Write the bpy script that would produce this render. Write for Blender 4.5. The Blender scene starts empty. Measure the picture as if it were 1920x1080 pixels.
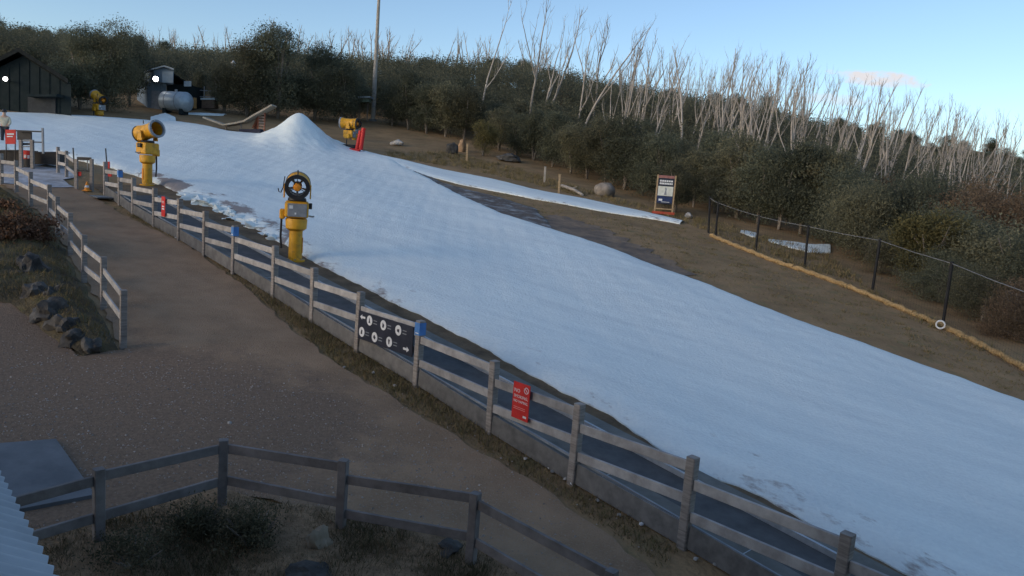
import bpy, bmesh, math, random
import numpy as np
from mathutils import Vector, Matrix, noise as mnoise
R = math.radians
rnd = random.Random(7)
scene = bpy.context.scene
C = scene.collection

# ------------------------------------------------------------------ camera, sky, sun, exposure
FPX, PITCH, ROLL = 1450.0, 8.0, 4.4
cd = bpy.data.cameras.new('camera'); cd.sensor_width = 36; cd.lens = FPX / 1920 * 36
cd.clip_start = .1; cd.clip_end = 20000
cam = bpy.data.objects.new('camera', cd); C.objects.link(cam)
cam.matrix_world = Matrix.Rotation(R(90 - PITCH), 4, 'X') @ Matrix.Rotation(R(ROLL), 4, 'Z')
scene.camera = cam

SUN_EL, SUN_AZ = 14.0, 236.0            # azimuth clockwise from +Y: low, left and behind the camera
world = bpy.data.worlds.new('World'); scene.world = world; world.use_nodes = True
wn = world.node_tree.nodes; wl = world.node_tree.links
bg = wn['Background']; sky = wn.new('ShaderNodeTexSky'); sky.sky_type = 'NISHITA'
sky.sun_disc = False; sky.sun_elevation = R(SUN_EL); sky.sun_rotation = R(SUN_AZ)
sky.altitude = 1400; sky.air_density = 1.0; sky.dust_density = 3.0; sky.ozone_density = 2.0

def vm(op, a, b=None):
    n_ = wn.new('ShaderNodeVectorMath'); n_.operation = op; wl.new(a, n_.inputs[0])
    if b is not None: n_.inputs[1].default_value = b
    return n_.outputs['Value'] if op == 'DOT_PRODUCT' else n_.outputs[0]
def ma(op, a, b=None, c=None, clamp=False):
    n_ = wn.new('ShaderNodeMath'); n_.operation = op; n_.use_clamp = clamp
    for i_, v_ in enumerate((a, b, c)):
        if v_ is None: continue
        if isinstance(v_, (int, float)): n_.inputs[i_].default_value = v_
        else: wl.new(v_, n_.inputs[i_])
    return n_.outputs[0]
wtc = wn.new('ShaderNodeTexCoord'); wdir = wtc.outputs['Generated']; skycol = sky.outputs[0]
# two thin pink streaks of evening cloud: (azimuth, elevation, half length, half height, tilt, opacity)
for caz, cel, cw, chh, ctl, cop in ((23.55, 8.3, 3.3, .62, -4.5, .95), (20.96, 6.87, 2.8, .45, -3.5, .40)):
    ca, ce = R(caz), R(cel); cc = Vector((math.sin(ca) * math.cos(ce), math.cos(ca) * math.cos(ce), math.sin(ce)))
    ch = Vector((math.cos(ca), -math.sin(ca), 0)); cv = cc.cross(ch) * -1
    if cv.z < 0: cv = -cv
    t_ = R(ctl); cu, cw2 = ch * math.cos(t_) + cv * math.sin(t_), cv * math.cos(t_) - ch * math.sin(t_)
    u_ = ma('DIVIDE', vm('DOT_PRODUCT', wdir, cu), math.sin(R(cw))); v_ = ma('DIVIDE', vm('DOT_PRODUCT', wdir, cw2), math.sin(R(chh)))
    r2_ = ma('ADD', ma('MULTIPLY', u_, u_), ma('MULTIPLY', v_, v_)); fr_ = ma('GREATER_THAN', vm('DOT_PRODUCT', wdir, cc), 0.)
    nz_ = wn.new('ShaderNodeTexNoise'); nz_.inputs['Scale'].default_value = 60; nz_.inputs['Detail'].default_value = 6; nz_.inputs['Roughness'].default_value = .6
    mp_ = wn.new('ShaderNodeMapping'); mp_.inputs['Scale'].default_value = (1, 1, 2.2); wl.new(wdir, mp_.inputs[0]); wl.new(mp_.outputs[0], nz_.inputs[0])
    den = ma('MULTIPLY_ADD', nz_.outputs['Fac'], 2.0, -.30); den = ma('SUBTRACT', den, ma('MULTIPLY', r2_, .9)); den = ma('MULTIPLY', ma('MULTIPLY', den, 1.6, clamp=True), fr_); den = ma('MULTIPLY', den, cop)
    mx_ = wn.new('ShaderNodeMix'); mx_.data_type = 'RGBA'; wl.new(den, mx_.inputs[0]); wl.new(skycol, mx_.inputs[6]); mx_.inputs[7].default_value = (3.9, 3.7, 3.75, 1); skycol = mx_.outputs[2]
wl.new(skycol, bg.inputs[0]); bg.inputs[1].default_value = .15
sd = bpy.data.lights.new('sun', 'SUN'); sd.energy = .5; sd.angle = R(20); sd.color = (1, .80, .58)
sun = bpy.data.objects.new('sun', sd); C.objects.link(sun)
sdir = Vector((math.sin(R(SUN_AZ)) * math.cos(R(SUN_EL)), math.cos(R(SUN_AZ)) * math.cos(R(SUN_EL)), math.sin(R(SUN_EL))))
sun.rotation_euler = sdir.to_track_quat('Z', 'Y').to_euler()
scene.view_settings.view_transform = 'Standard'; scene.view_settings.look = 'None'
scene.view_settings.exposure = 0.5; scene.view_settings.gamma = 1
scene.view_settings.use_curve_mapping = False

# ------------------------------------------------------------------ terrain and pixel helpers (used once, to survey positions on the ground)
def h(x, y):
    """height of the hillside (metres, camera at 0)"""
    x = np.asarray(x, float); y = np.asarray(y, float)
    ridge = np.interp(x, [-45, -8], [108., 130.])
    q = np.clip(np.minimum(y, ridge) - 48, 0, 82)
    yy = np.minimum(y, ridge)
    z = -5.7 - .055 * np.clip(x, -140, 140) + .10 * np.maximum(yy, -20) + .001 * q * q
    z = z - .03 * np.maximum(y - 138, 0) * np.clip((y - 138) / 60, 0, 1)
    far = np.clip((y - 66) / 40, 0, 1)
    z = z + far * (.8 * np.sin(x * .07 + 1) * np.sin(y * .05) + .5 * np.sin(x * .17 + y * .11))
    z = z + .03 * np.sin(x * .9 + .4 * y) + .025 * np.sin(y * .8 - .5 * x + 2)
    return z
def hz(x, y): return float(h(x, y))
M3 = cam.matrix_world.to_3x3()
RT, UP, FW = M3 @ Vector((1, 0, 0)), M3 @ Vector((0, 1, 0)), M3 @ Vector((0, 0, -1))
def ray(px, py): return FW + RT * ((px - 960) / FPX) - UP * ((py - 540) / FPX)
def G(px, py, dz=0.0):
    """the ground point surveyed along a line of sight"""
    d = ray(px, py); t, last = 3.0, 3.0
    while t < 400:
        p = d * t
        if p.z < hz(p.x, p.y) + dz:
            lo, hi = last, t
            for _ in range(24):
                m = (lo + hi) / 2; p = d * m
                if p.z < hz(p.x, p.y) + dz: hi = m
                else: lo = m
            p = d * hi
            return Vector((p.x, p.y, p.z))
        last = t; t *= 1.03
    p = d * 140
    return Vector((p.x, p.y, hz(p.x, p.y)))
def AT(px, py, Y):
    d = ray(px, py); return d * (Y / d.y)
def on(x, y, dz=0.): return Vector((x, y, hz(x, y) + dz))

# ------------------------------------------------------------------ materials
MATS = {}
def mat(name, c1, c2=None, scale=8, rough=.8, bump=0., bscale=None, metal=0., detail=6, stretch=(1, 1, 1),
        rand=0., lo=.35, hi=.65, spec=.3, attr=None, c3=None, s3=40, coord='Object'):
    if name in MATS: return MATS[name]
    m = bpy.data.materials.new(name); m.use_nodes = True; MATS[name] = m
    n, l = m.node_tree.nodes, m.node_tree.links
    b = n['Principled BSDF']; b.inputs['Roughness'].default_value = rough; b.inputs['Metallic'].default_value = metal
    b.inputs['Specular IOR Level'].default_value = spec
    c2 = c2 or c1
    tc = n.new('ShaderNodeTexCoord'); mp = n.new('ShaderNodeMapping'); mp.inputs['Scale'].default_value = stretch
    l.new(tc.outputs[coord], mp.inputs[0])
    nz = n.new('ShaderNodeTexNoise'); nz.inputs['Scale'].default_value = scale; nz.inputs['Detail'].default_value = detail
    nz.inputs['Roughness'].default_value = .62
    l.new(mp.outputs[0], nz.inputs[0])
    rp = n.new('ShaderNodeValToRGB'); rp.color_ramp.elements[0].position = lo; rp.color_ramp.elements[1].position = hi
    rp.color_ramp.elements[0].color = (*c1, 1); rp.color_ramp.elements[1].color = (*c2, 1)
    l.new(nz.outputs['Fac'], rp.inputs[0]); col = rp.outputs[0]
    if c3:
        n3 = n.new('ShaderNodeTexNoise'); n3.inputs['Scale'].default_value = s3; n3.inputs['Detail'].default_value = 3
        l.new(mp.outputs[0], n3.inputs[0])
        r3 = n.new('ShaderNodeValToRGB'); r3.color_ramp.elements[0].position = .55; r3.color_ramp.elements[1].position = .72
        l.new(n3.outputs['Fac'], r3.inputs[0])
        mx = n.new('ShaderNodeMix'); mx.data_type = 'RGBA'; l.new(r3.outputs[0], mx.inputs[0])
        l.new(col, mx.inputs[6]); mx.inputs[7].default_value = (*c3, 1); col = mx.outputs[2]
    if attr:                                   # attr = (attribute name, colour)
        at = n.new('ShaderNodeAttribute'); at.attribute_name = attr[0]
        mx = n.new('ShaderNodeMix'); mx.data_type = 'RGBA'; l.new(at.outputs['Fac'], mx.inputs[0])
        l.new(col, mx.inputs[6]); mx.inputs[7].default_value = (*attr[1], 1); col = mx.outputs[2]
    if rand:
        oi = n.new('ShaderNodeObjectInfo'); hs = n.new('ShaderNodeHueSaturation')
        mr = n.new('ShaderNodeMapRange'); mr.inputs[3].default_value = 1 - rand; mr.inputs[4].default_value = 1 + rand
        l.new(oi.outputs['Random'], mr.inputs[0]); l.new(mr.outputs[0], hs.inputs['Value'])
        l.new(col, hs.inputs['Color']); col = hs.outputs[0]
    l.new(col, b.inputs['Base Color'])
    if bump:
        nb = n.new('ShaderNodeTexNoise'); nb.inputs['Scale'].default_value = bscale or scale * 3; nb.inputs['Detail'].default_value = 5
        l.new(mp.outputs[0], nb.inputs[0])
        bp = n.new('ShaderNodeBump'); bp.inputs['Strength'].default_value = 1; bp.inputs['Distance'].default_value = bump
        l.new(nb.outputs['Fac'], bp.inputs['Height']); l.new(bp.outputs[0], b.inputs['Normal'])
    return m
def emis(name, col, s):
    m = bpy.data.materials.new(name); m.use_nodes = True; b = m.node_tree.nodes['Principled BSDF']
    b.inputs['Base Color'].default_value = (*col, 1); b.inputs['Emission Color'].default_value = (*col, 1)
    b.inputs['Emission Strength'].default_value = s; MATS[name] = m; return m

m_ground = mat('dead_grass', (.22, .148, .08), (.38, .25, .135), scale=.55, rough=.95, bump=.05, bscale=9, detail=12, c3=(.24, .185, .095), s3=1.7, lo=.3, hi=.7, spec=.1)
m_yard = mat('yard_gravel', (.085, .062, .052), (.16, .115, .092), scale=1.3, rough=.95, bump=.025, bscale=30, detail=14, c3=(.26, .20, .17), s3=22, lo=.3, hi=.7, spec=.15)
def blend_gravel(m, a_):
    n, l = m.node_tree.nodes, m.node_tree.links; b = n['Principled BSDF']; src = b.inputs['Base Color'].links[0].from_socket
    at = n.new('ShaderNodeAttribute'); at.attribute_name = 'yard'; tc = n.new('ShaderNodeTexCoord')
    def noise(sc, d):
        q = n.new('ShaderNodeTexNoise'); q.inputs['Scale'].default_value = sc; q.inputs['Detail'].default_value = d; q.inputs['Roughness'].default_value = .7; l.new(tc.outputs['Object'], q.inputs[0]); return q.outputs['Fac']
    ad = n.new('ShaderNodeMath'); ad.operation = 'MULTIPLY_ADD'; l.new(noise(1.6, 12), ad.inputs[0]); ad.inputs[1].default_value = .9; l.new(at.outputs['Fac'], ad.inputs[2])
    rp = n.new('ShaderNodeValToRGB'); rp.color_ramp.elements[0].position = .78; rp.color_ramp.elements[1].position = 1.12 if False else 1.0; l.new(ad.outputs[0], rp.inputs[0])
    r2 = n.new('ShaderNodeValToRGB'); e = r2.color_ramp.elements; e[0].position = .35; e[1].position = .7; e[0].color = (.19, .127, .086, 1); e[1].color = (.31, .212, .142, 1); l.new(noise(17, 8), r2.inputs[0])
    mx = n.new('ShaderNodeMix'); mx.data_type = 'RGBA'; l.new(rp.outputs[0], mx.inputs[0]); l.new(src, mx.inputs[6]); l.new(r2.outputs[0], mx.inputs[7]); l.new(mx.outputs[2], b.inputs['Base Color'])
m_gravel = mat('gravel', (.27, .176, .108), (.41, .27, .166), scale=1.1, rough=.95, bump=.02, bscale=34, detail=14, c3=(.36, .26, .18), s3=26, lo=.3, hi=.7, spec=.15); blend_gravel(m_gravel, 0)
m_mud = mat('wet_mud', (.12, .087, .064), (.27, .185, .115), scale=1.2, rough=.7, bump=.04, bscale=8, detail=10)
m_mulch = mat('mulch', (.21, .14, .08), (.42, .275, .16), scale=5, rough=.95, bump=.05, bscale=30, detail=12)
def snow_mat():
    m = bpy.data.materials.new('snow'); m.use_nodes = True; n, l = m.node_tree.nodes, m.node_tree.links; b = n['Principled BSDF']; b.inputs['Roughness'].default_value = .65; b.inputs['Specular IOR Level'].default_value = .2
    tc = n.new('ShaderNodeTexCoord')
    def nz(sc, det, scl=(1, 1, 1), rot=0., rough=.6):
        mp = n.new('ShaderNodeMapping'); mp.vector_type = 'TEXTURE'; mp.inputs['Rotation'].default_value = (0, 0, rot); mp.inputs['Scale'].default_value = scl; l.new(tc.outputs['Object'], mp.inputs[0])
        q = n.new('ShaderNodeTexNoise'); q.inputs['Scale'].default_value = sc; q.inputs['Detail'].default_value = det; q.inputs['Roughness'].default_value = rough; l.new(mp.outputs[0], q.inputs[0]); return q.outputs['Fac']
    rot = math.atan2(-19.8, 18.5)
    st = nz(1.6, 9, (7, 1, 1), rot + .25); fine = nz(14, 8); broad = nz(.35, 5)
    ad = n.new('ShaderNodeMath'); ad.operation = 'MULTIPLY_ADD'; l.new(st, ad.inputs[0]); ad.inputs[1].default_value = .55; 
    mu = n.new('ShaderNodeMath'); mu.operation = 'MULTIPLY_ADD'; l.new(broad, mu.inputs[0]); mu.inputs[1].default_value = .3; l.new(fine, mu.inputs[2]); sc_ = n.new('ShaderNodeMath'); sc_.operation = 'MULTIPLY'; l.new(mu.outputs[0], sc_.inputs[0]); sc_.inputs[1].default_value = .35; l.new(sc_.outputs[0], ad.inputs[2])
    rp = n.new('ShaderNodeValToRGB'); e = rp.color_ramp.elements; e[0].position = .36; e[1].position = .62; e[0].color = (.73, .785, .775, 1); e[1].color = (.88, .935, .90, 1); l.new(ad.outputs[0], rp.inputs[0])
    at = n.new('ShaderNodeAttribute'); at.attribute_name = 'dirt'; dn = nz(3.2, 11, (2.2, 1, 1), rot, .7)
    d1 = n.new('ShaderNodeMath'); d1.operation = 'MULTIPLY_ADD'; l.new(at.outputs['Fac'], d1.inputs[0]); d1.inputs[1].default_value = .24; l.new(dn, d1.inputs[2])
    dr = n.new('ShaderNodeValToRGB'); e = dr.color_ramp.elements; e[0].position = .72; e[1].position = .88; l.new(d1.outputs[0], dr.inputs[0])
    mx = n.new('ShaderNodeMix'); mx.data_type = 'RGBA'; l.new(dr.outputs[0], mx.inputs[0]); l.new(rp.outputs[0], mx.inputs[6]); mx.inputs[7].default_value = (.32, .275, .25, 1); l.new(mx.outputs[2], b.inputs['Base Color'])
    b1 = n.new('ShaderNodeBump'); b1.inputs['Distance'].default_value = .03; b1.inputs['Strength'].default_value = .8; l.new(st, b1.inputs['Height'])
    b2 = n.new('ShaderNodeBump'); b2.inputs['Distance'].default_value = .03; l.new(fine, b2.inputs['Height']); l.new(b1.outputs[0], b2.inputs['Normal']); l.new(b2.outputs[0], b.inputs['Normal'])
    MATS['snow'] = m; return m
m_snow = snow_mat()
m_slush = mat('dirty_snow', (.13, .10, .08), (.50, .52, .52), scale=1.5, rough=.75, bump=.05, bscale=9, detail=12, lo=.48, hi=.74)
m_ice = mat('trampled_snow', (.34, .32, .31), (.58, .58, .60), scale=2.2, rough=.6, bump=.02, bscale=12, detail=10)
m_wood = mat('weathered_timber', (.21, .18, .16), (.36, .32, .285), scale=3, rough=.8, bump=.006, bscale=20, detail=10, stretch=(1, 1, 9), rand=.12, spec=.25)
m_rail = mat('weathered_rail', (.26, .242, .23), (.45, .425, .405), scale=3, rough=.75, bump=.005, bscale=14, detail=10, rand=.16, spec=.3)
m_oldwood = mat('old_timber', (.15, .13, .12), (.27, .24, .225), scale=3, rough=.8, bump=.006, bscale=20, detail=10, rand=.12)
m_kick = mat('kickboard_grey', (.11, .105, .10), (.19, .18, .17), scale=4, rough=.7, bump=.004, rand=.1)
m_belt = mat('belt_rubber', (.095, .093, .092), (.135, .132, .13), scale=3, spec=.1, rough=.85, bump=.003, bscale=40)
m_apron = mat('apron_grey', (.15, .145, .13), (.22, .21, .19), scale=2.5, spec=.1, rough=.85, bump=.003)
m_edge = mat('belt_edge_alloy', (.36, .38, .40), (.5, .52, .54), scale=6, rough=.4, metal=.3)
m_yellow = mat('gun_yellow', (.56, .27, .014), (.74, .37, .02), scale=3, rough=.5, spec=.4, detail=10, c3=(.40, .21, .03), s3=7)
m_black = mat('black_plastic', (.018, .018, .02), (.035, .035, .038), scale=6, rough=.5)
m_grey = mat('grey_panel', (.20, .215, .235), (.29, .305, .325), scale=4, rough=.4)
m_white = mat('white_paint', (.66, .66, .66), (.78, .78, .78), scale=5, rough=.5)
m_orange = mat('orange_part', (.72, .24, .02), (.8, .3, .03), scale=5, rough=.5)
m_red = mat('red_paint', (.50, .022, .02), (.62, .035, .03), scale=5, rough=.5)
m_navy = mat('sign_navy', (.020, .023, .036), (.032, .036, .054), scale=5, rough=.45)
m_blue = mat('blue_tag', (.07, .20, .48), (.10, .26, .58), scale=6, rough=.5)
m_rock = mat('granite', (.04, .037, .034), (.13, .12, .108), scale=3.2, rough=.9, bump=.03, bscale=12, detail=10, rand=.2)
m_bark = mat('dead_bark', (.25, .22, .19), (.50, .445, .385), scale=2.5, rough=.85, stretch=(1, 1, .3), rand=.18, lo=.3, hi=.7)
m_trunk = mat('gum_bark', (.12, .10, .085), (.30, .26, .22), scale=3, rough=.9, stretch=(1, 1, .3))
m_leaf = mat('leaf_olive', (.105, .108, .072), (.18, .172, .112), scale=.8, rough=.6, rand=.35, attr=('tone', (.22, .205, .125)), spec=.08)
m_leafd = mat('leaf_dark', (.074, .084, .062), (.138, .144, .10), scale=.8, rough=.6, rand=.3, attr=('tone', (.18, .185, .12)), spec=.08)
m_leafr = mat('leaf_rust', (.14, .105, .07), (.215, .155, .10), scale=.8, rough=.65, rand=.25, attr=('tone', (.23, .15, .095)), spec=.06)
m_leafy = mat('leaf_yellow', (.12, .112, .055), (.19, .168, .075), scale=.8, rough=.65, rand=.15, attr=('tone', (.22, .185, .08)), spec=.06)
def leafy(m, k):
    n, l = m.node_tree.nodes, m.node_tree.links; b = n['Principled BSDF']; t = n.new('ShaderNodeBsdfTranslucent'); x = n.new('ShaderNodeMixShader'); x.inputs[0].default_value = k
    l.new(b.inputs['Base Color'].links[0].from_socket, t.inputs[0]); l.new(b.outputs[0], x.inputs[1]); l.new(t.outputs[0], x.inputs[2]); l.new(x.outputs[0], n['Material Output'].inputs['Surface']); return m
for q in (m_leaf, m_leafd, m_leafr, m_leafy): leafy(q, .42)
m_grassb = mat('grass_blades', (.15, .115, .06), (.32, .225, .12), scale=2.0, rough=.9, attr=('tone', (.16, .14, .065)), spec=.1)
m_roof = mat('galvanised_roof', (.36, .37, .38), (.46, .47, .48), scale=2, rough=.4, metal=.35)
m_wall = mat('timber_wall', (.10, .095, .09), (.16, .15, .14), scale=3, rough=.85)
m_barn = mat('barn_cladding', (.018, .026, .028), (.028, .036, .038), scale=2, rough=.9, spec=.03)
m_barnroof = mat('barn_roof_dark', (.016, .019, .019), (.028, .031, .031), scale=3, rough=.9, spec=.03)
m_shed = mat('shed_blue_grey', (.14, .19, .24), (.20, .255, .31), scale=1.2, rough=.6)
m_shedroof = mat('shed_roof_pale', (.32, .36, .38), (.42, .46, .48), scale=2, rough=.5)
m_tank = mat('tank_steel', (.30, .36, .41), (.42, .48, .53), scale=2, rough=.4, metal=.25)
m_straw = mat('straw_log', (.29, .185, .08), (.47, .315, .15), scale=9, rough=.95, bump=.03, bscale=22)
m_timber = mat('fresh_timber', (.30, .205, .115), (.44, .32, .19), scale=4, rough=.8, stretch=(1, 1, 5))
m_slab = mat('concrete_slab', (.13, .14, .15), (.19, .20, .21), scale=2, rough=.85, bump=.004)
m_pole = mat('pole_concrete', (.30, .27, .23), (.42, .38, .33), scale=3, rough=.8)
m_net = mat('net_black', (.012, .012, .013), (.02, .02, .022), scale=5, rough=.7)
m_wire = mat('pale_wire', (.16, .16, .16), (.26, .26, .26), scale=5, rough=.5)
m_lamp = emis('lamp_lit', (1, .97, .95), 12)

# ------------------------------------------------------------------ mesh helpers
class MB:
    def __init__(s): s.v, s.f = [], []
    def add(s, vs, fs):
        o = len(s.v); s.v += [tuple(v) for v in vs]; s.f += [tuple(i + o for i in f) for f in fs]; return s
    def box(s, c, d, m=None):
        x, y, z = d[0] / 2, d[1] / 2, d[2] / 2
        vs = [Vector((a * x, b * y, e * z)) for a in (-1, 1) for b in (-1, 1) for e in (-1, 1)]
        if m is not None: vs = [m @ v for v in vs]
        c = Vector(c)
        return s.add([v + c for v in vs], [(0, 1, 3, 2), (4, 6, 7, 5), (0, 4, 5, 1), (2, 3, 7, 6), (0, 2, 6, 4), (1, 5, 7, 3)])
    def beam(s, p0, p1, w, t, up=Vector((0, 0, 1)), bev=0.):
        """rectangular bar from p0 to p1: w sideways, t along up"""
        p0, p1 = Vector(p0), Vector(p1); a = (p1 - p0).normalized()
        sd = a.cross(up)
        if sd.length < 1e-4: sd = a.cross(Vector((0, 1, 0)))
        sd.normalize(); u = sd.cross(a)
        pr = [(-w / 2, -t / 2), (w / 2, -t / 2), (w / 2, t / 2), (-w / 2, t / 2)]
        if bev:
            b = bev; x, y = w / 2, t / 2
            pr = [(-x + b, -y), (x - b, -y), (x, -y + b), (x, y - b), (x - b, y), (-x + b, y), (-x, y - b), (-x, -y + b)]
        k = len(pr)
        vs = [p + sd * q[0] + u * q[1] for p in (p0, p1) for q in pr]
        fs = [(i, (i + 1) % k, k + (i + 1) % k, k + i) for i in range(k)] + [tuple(range(k))[::-1], tuple(range(k, 2 * k))]
        return s.add(vs, fs)
    def tube(s, pts, rad, seg=8, cap=True):
        pts = [Vector(p) for p in pts]; n = len(pts)
        if not hasattr(rad, '__len__'): rad = [rad] * n
        vs = []; ref = Vector((0.31, 0.95, 0.07))
        for i, p in enumerate(pts):
            t = (pts[min(i + 1, n - 1)] - pts[max(i - 1, 0)]).normalized()
            a = t.cross(ref)
            if a.length < .05: a = t.cross(Vector((1, 0, 0)))
            a.normalize(); b = t.cross(a)
            for k in range(seg):
                an = 2 * math.pi * k / seg; vs.append(p + (a * math.cos(an) + b * math.sin(an)) * rad[i])
        fs = [(i * seg + k, i * seg + (k + 1) % seg, (i + 1) * seg + (k + 1) % seg, (i + 1) * seg + k) for i in range(n - 1) for k in range(seg)]
        if cap: fs += [tuple(range(seg))[::-1], tuple(range((n - 1) * seg, n * seg))]
        return s.add(vs, fs)
    def lathe(s, prof, m=None, seg=24):
        """profile [(radius, z)] turned about Z, then moved by the matrix m"""
        vs = []
        for r, z in prof:
            for k in range(seg):
                an = 2 * math.pi * k / seg; v = Vector((r * math.cos(an), r * math.sin(an), z)); vs.append(m @ v if m is not None else v)
        n = len(prof)
        fs = [(i * seg + k, i * seg + (k + 1) % seg, (i + 1) * seg + (k + 1) % seg, (i + 1) * seg + k) for i in range(n - 1) for k in range(seg)]
        fs += [tuple(range(seg))[::-1], tuple(range((n - 1) * seg, n * seg))]
        return s.add(vs, fs)
    def prism(s, poly, p0, ax, ay, an, th):
        """flat outline poly (u,v) set at p0 along ax/ay, thickness th along an"""
        n = len(poly); p0, ax, ay, an = Vector(p0), Vector(ax), Vector(ay), Vector(an)
        vs = [p0 + ax * u + ay * v + an * (th * k) for k in (0, 1) for u, v in poly]
        fs = [tuple(range(n))[::-1], tuple(range(n, 2 * n))] + [(i, (i + 1) % n, n + (i + 1) % n, n + i) for i in range(n)]
        return s.add(vs, fs)
    def build(s, name, m, parent=None, smooth=False, bevel=0., label=None):
        me = bpy.data.meshes.new(name); me.from_pydata(s.v, [], s.f); me.update()
        bm = bmesh.new(); bm.from_mesh(me); bmesh.ops.recalc_face_normals(bm, faces=bm.faces); bm.to_mesh(me); bm.free()
        return link(name, me, m, parent, smooth, bevel, label)
def link(name, me, m, parent=None, smooth=False, bevel=0., label=None):
    if m is not None and not me.materials: me.materials.append(m)
    o = bpy.data.objects.new(name, me); C.objects.link(o)
    if parent is not None:
        o.parent = parent
    if smooth:
        me.polygons.foreach_set('use_smooth', [True] * len(me.polygons))
        try: me.set_sharp_from_angle(angle=R(38))
        except Exception: pass
    if bevel:
        b = o.modifiers.new('bevel', 'BEVEL'); b.width = bevel; b.segments = 2; b.limit_method = 'ANGLE'
    if label: o['label'] = label
    return o
def tag(o, label=None, cat=None, group=None, kind=None):
    if label: o['label'] = label
    if cat: o['category'] = cat
    if group: o['group'] = group
    if kind: o['kind'] = kind
    return o
def thing(name, label, cat, loc=(0, 0, 0), rz=0., group=None):
    o = bpy.data.objects.new(name, None); C.objects.link(o); o.empty_display_size = .2
    o.location = loc; o.rotation_euler = (0, 0, rz)
    return tag(o, label, cat, group)
def copy_tree(o, parent=None):
    c = o.copy(); C.objects.link(c)
    if parent is not None: c.parent = parent
    for ch in o.children: copy_tree(ch, c)
    return c
def fattr(me, name, vals):
    a = me.attributes.new(name, 'FLOAT', 'POINT'); a.data.foreach_set('value', np.asarray(vals, np.float32))
def curve_pts(px, n, dz=0.):
    """pixel polyline -> n ground points evenly spaced"""
    P = np.array([G(*p)[:2] for p in px]); d = np.r_[0, np.cumsum(np.linalg.norm(np.diff(P, axis=0), axis=1))]
    t = np.linspace(0, d[-1], n)
    return np.c_[np.interp(t, d, P[:, 0]), np.interp(t, d, P[:, 1])]
def smooth_poly(P, k=2):
    for _ in range(k): P[1:-1] = .25 * P[:-2] + .5 * P[1:-1] + .25 * P[2:]
    return P
def wob(n, amp, seed, ks=(3, 9, 27, 60)):
    r = np.random.RandomState(seed); t = np.linspace(0, 1, n); o = np.zeros(n)
    for k in ks: o += np.sin(2 * np.pi * (k * t * (1 + .3 * r.rand()) + r.rand())) * amp / k ** .45
    return o
def fnoise(x, y, f, seed, octs=4):
    r = np.random.RandomState(seed); o = np.zeros_like(x); a = 1.
    for _ in range(octs):
        for _ in range(3):
            an = r.rand() * 6.28; o += a * np.sin((x * np.cos(an) + y * np.sin(an)) * f + r.rand() * 6.28) / 3
        a *= .55; f *= 2.1
    return o

def sheet(name, poly, m, dz, step=.6, jit=0., thick=None, seed=1, subdiv=.5, kind='structure', parent=None, bump=None):
    """a sheet draped on the hillside inside the world-space outline poly [(x,y)]"""
    P = [Vector((p[0], p[1], 0)) for p in poly]; Q = []; r = random.Random(seed)
    for i, p in enumerate(P):
        q = P[(i + 1) % len(P)]; k = max(1, int((q - p).length / subdiv)); nn = Vector((-(q - p).y, (q - p).x, 0)).normalized()
        for j in range(k): Q.append(p + (q - p) * (j / k) + nn * (r.uniform(-1, 1) * jit))
    bm = bmesh.new(); f = bm.faces.new([bm.verts.new(q) for q in Q]); bmesh.ops.triangulate(bm, faces=[f])
    xs = [q.x for q in Q]; ys = [q.y for q in Q]
    for ax, a, b in ((0, min(xs), max(xs)), (1, min(ys), max(ys))):
        v = math.ceil(a / step) * step
        while v < b:
            co = Vector((v, 0, 0)) if ax == 0 else Vector((0, v, 0)); no = Vector((1, 0, 0)) if ax == 0 else Vector((0, 1, 0))
            bmesh.ops.bisect_plane(bm, geom=bm.verts[:] + bm.edges[:] + bm.faces[:], plane_co=co, plane_no=no, dist=1e-5); v += step
    bmesh.ops.triangulate(bm, faces=bm.faces[:])
    ed = set(v for e in bm.edges if e.is_boundary for v in e.verts)
    for v in bm.verts:
        v.co.z = hz(v.co.x, v.co.y) + dz
        if bump: v.co.z += bump(v.co.x, v.co.y)
    if thick:
        be = [e for e in bm.edges if e.is_boundary]; g = bmesh.ops.extrude_edge_only(bm, edges=be)['geom']
        for v in g:
            if isinstance(v, bmesh.types.BMVert): v.co.z -= thick
    bmesh.ops.recalc_face_normals(bm, faces=bm.faces)
    me = bpy.data.meshes.new(name); bm.to_mesh(me); bm.free()
    o = link(name, me, m, parent, smooth=True)
    if kind: o['kind'] = kind
    return o
def pxpoly(px): return [tuple(G(*p)[:2]) for p in px]

# ------------------------------------------------------------------ ground
def axis(segs):
    o = []
    for a, b, s in segs: o += list(np.arange(a, b, s))
    return np.array(o + [segs[-1][1]])
xs = axis([(-1600, -200, 100), (-200, -60, 5), (-60, 45, .6), (45, 200, 5), (200, 1600, 100)])
ys = axis([(-600, -40, 60), (-40, 4, 3), (4, 70, .6), (70, 170, 2.5), (170, 300, 15), (300, 3000, 150)])
X, Y = np.meshgrid(xs, ys); Z = h(X, Y) - .02
n0, n1 = X.shape
vs = np.c_[X.ravel(), Y.ravel(), Z.ravel()]
i = (np.arange(n0 - 1)[:, None] * n1 + np.arange(n1 - 1)[None]).ravel()
me = bpy.data.meshes.new('ground'); me.from_pydata(vs.tolist(), [], np.c_[i, i + 1, i + n1 + 1, i + n1].tolist())
tag(link('ground', me, m_ground, smooth=True), kind='structure')

# main fence line (straight), its direction and its normal towards the snow
FA, FB = Vector((-15.9, 29.9)), Vector((2.6, 10.1)); FD = (FB - FA).normalized(); FN = Vector((-FD.y, FD.x))
if FN.x < 0: FN = -FN
def F(al, off): p = FA + FD * al + FN * off; return (p.x, p.y)

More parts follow.
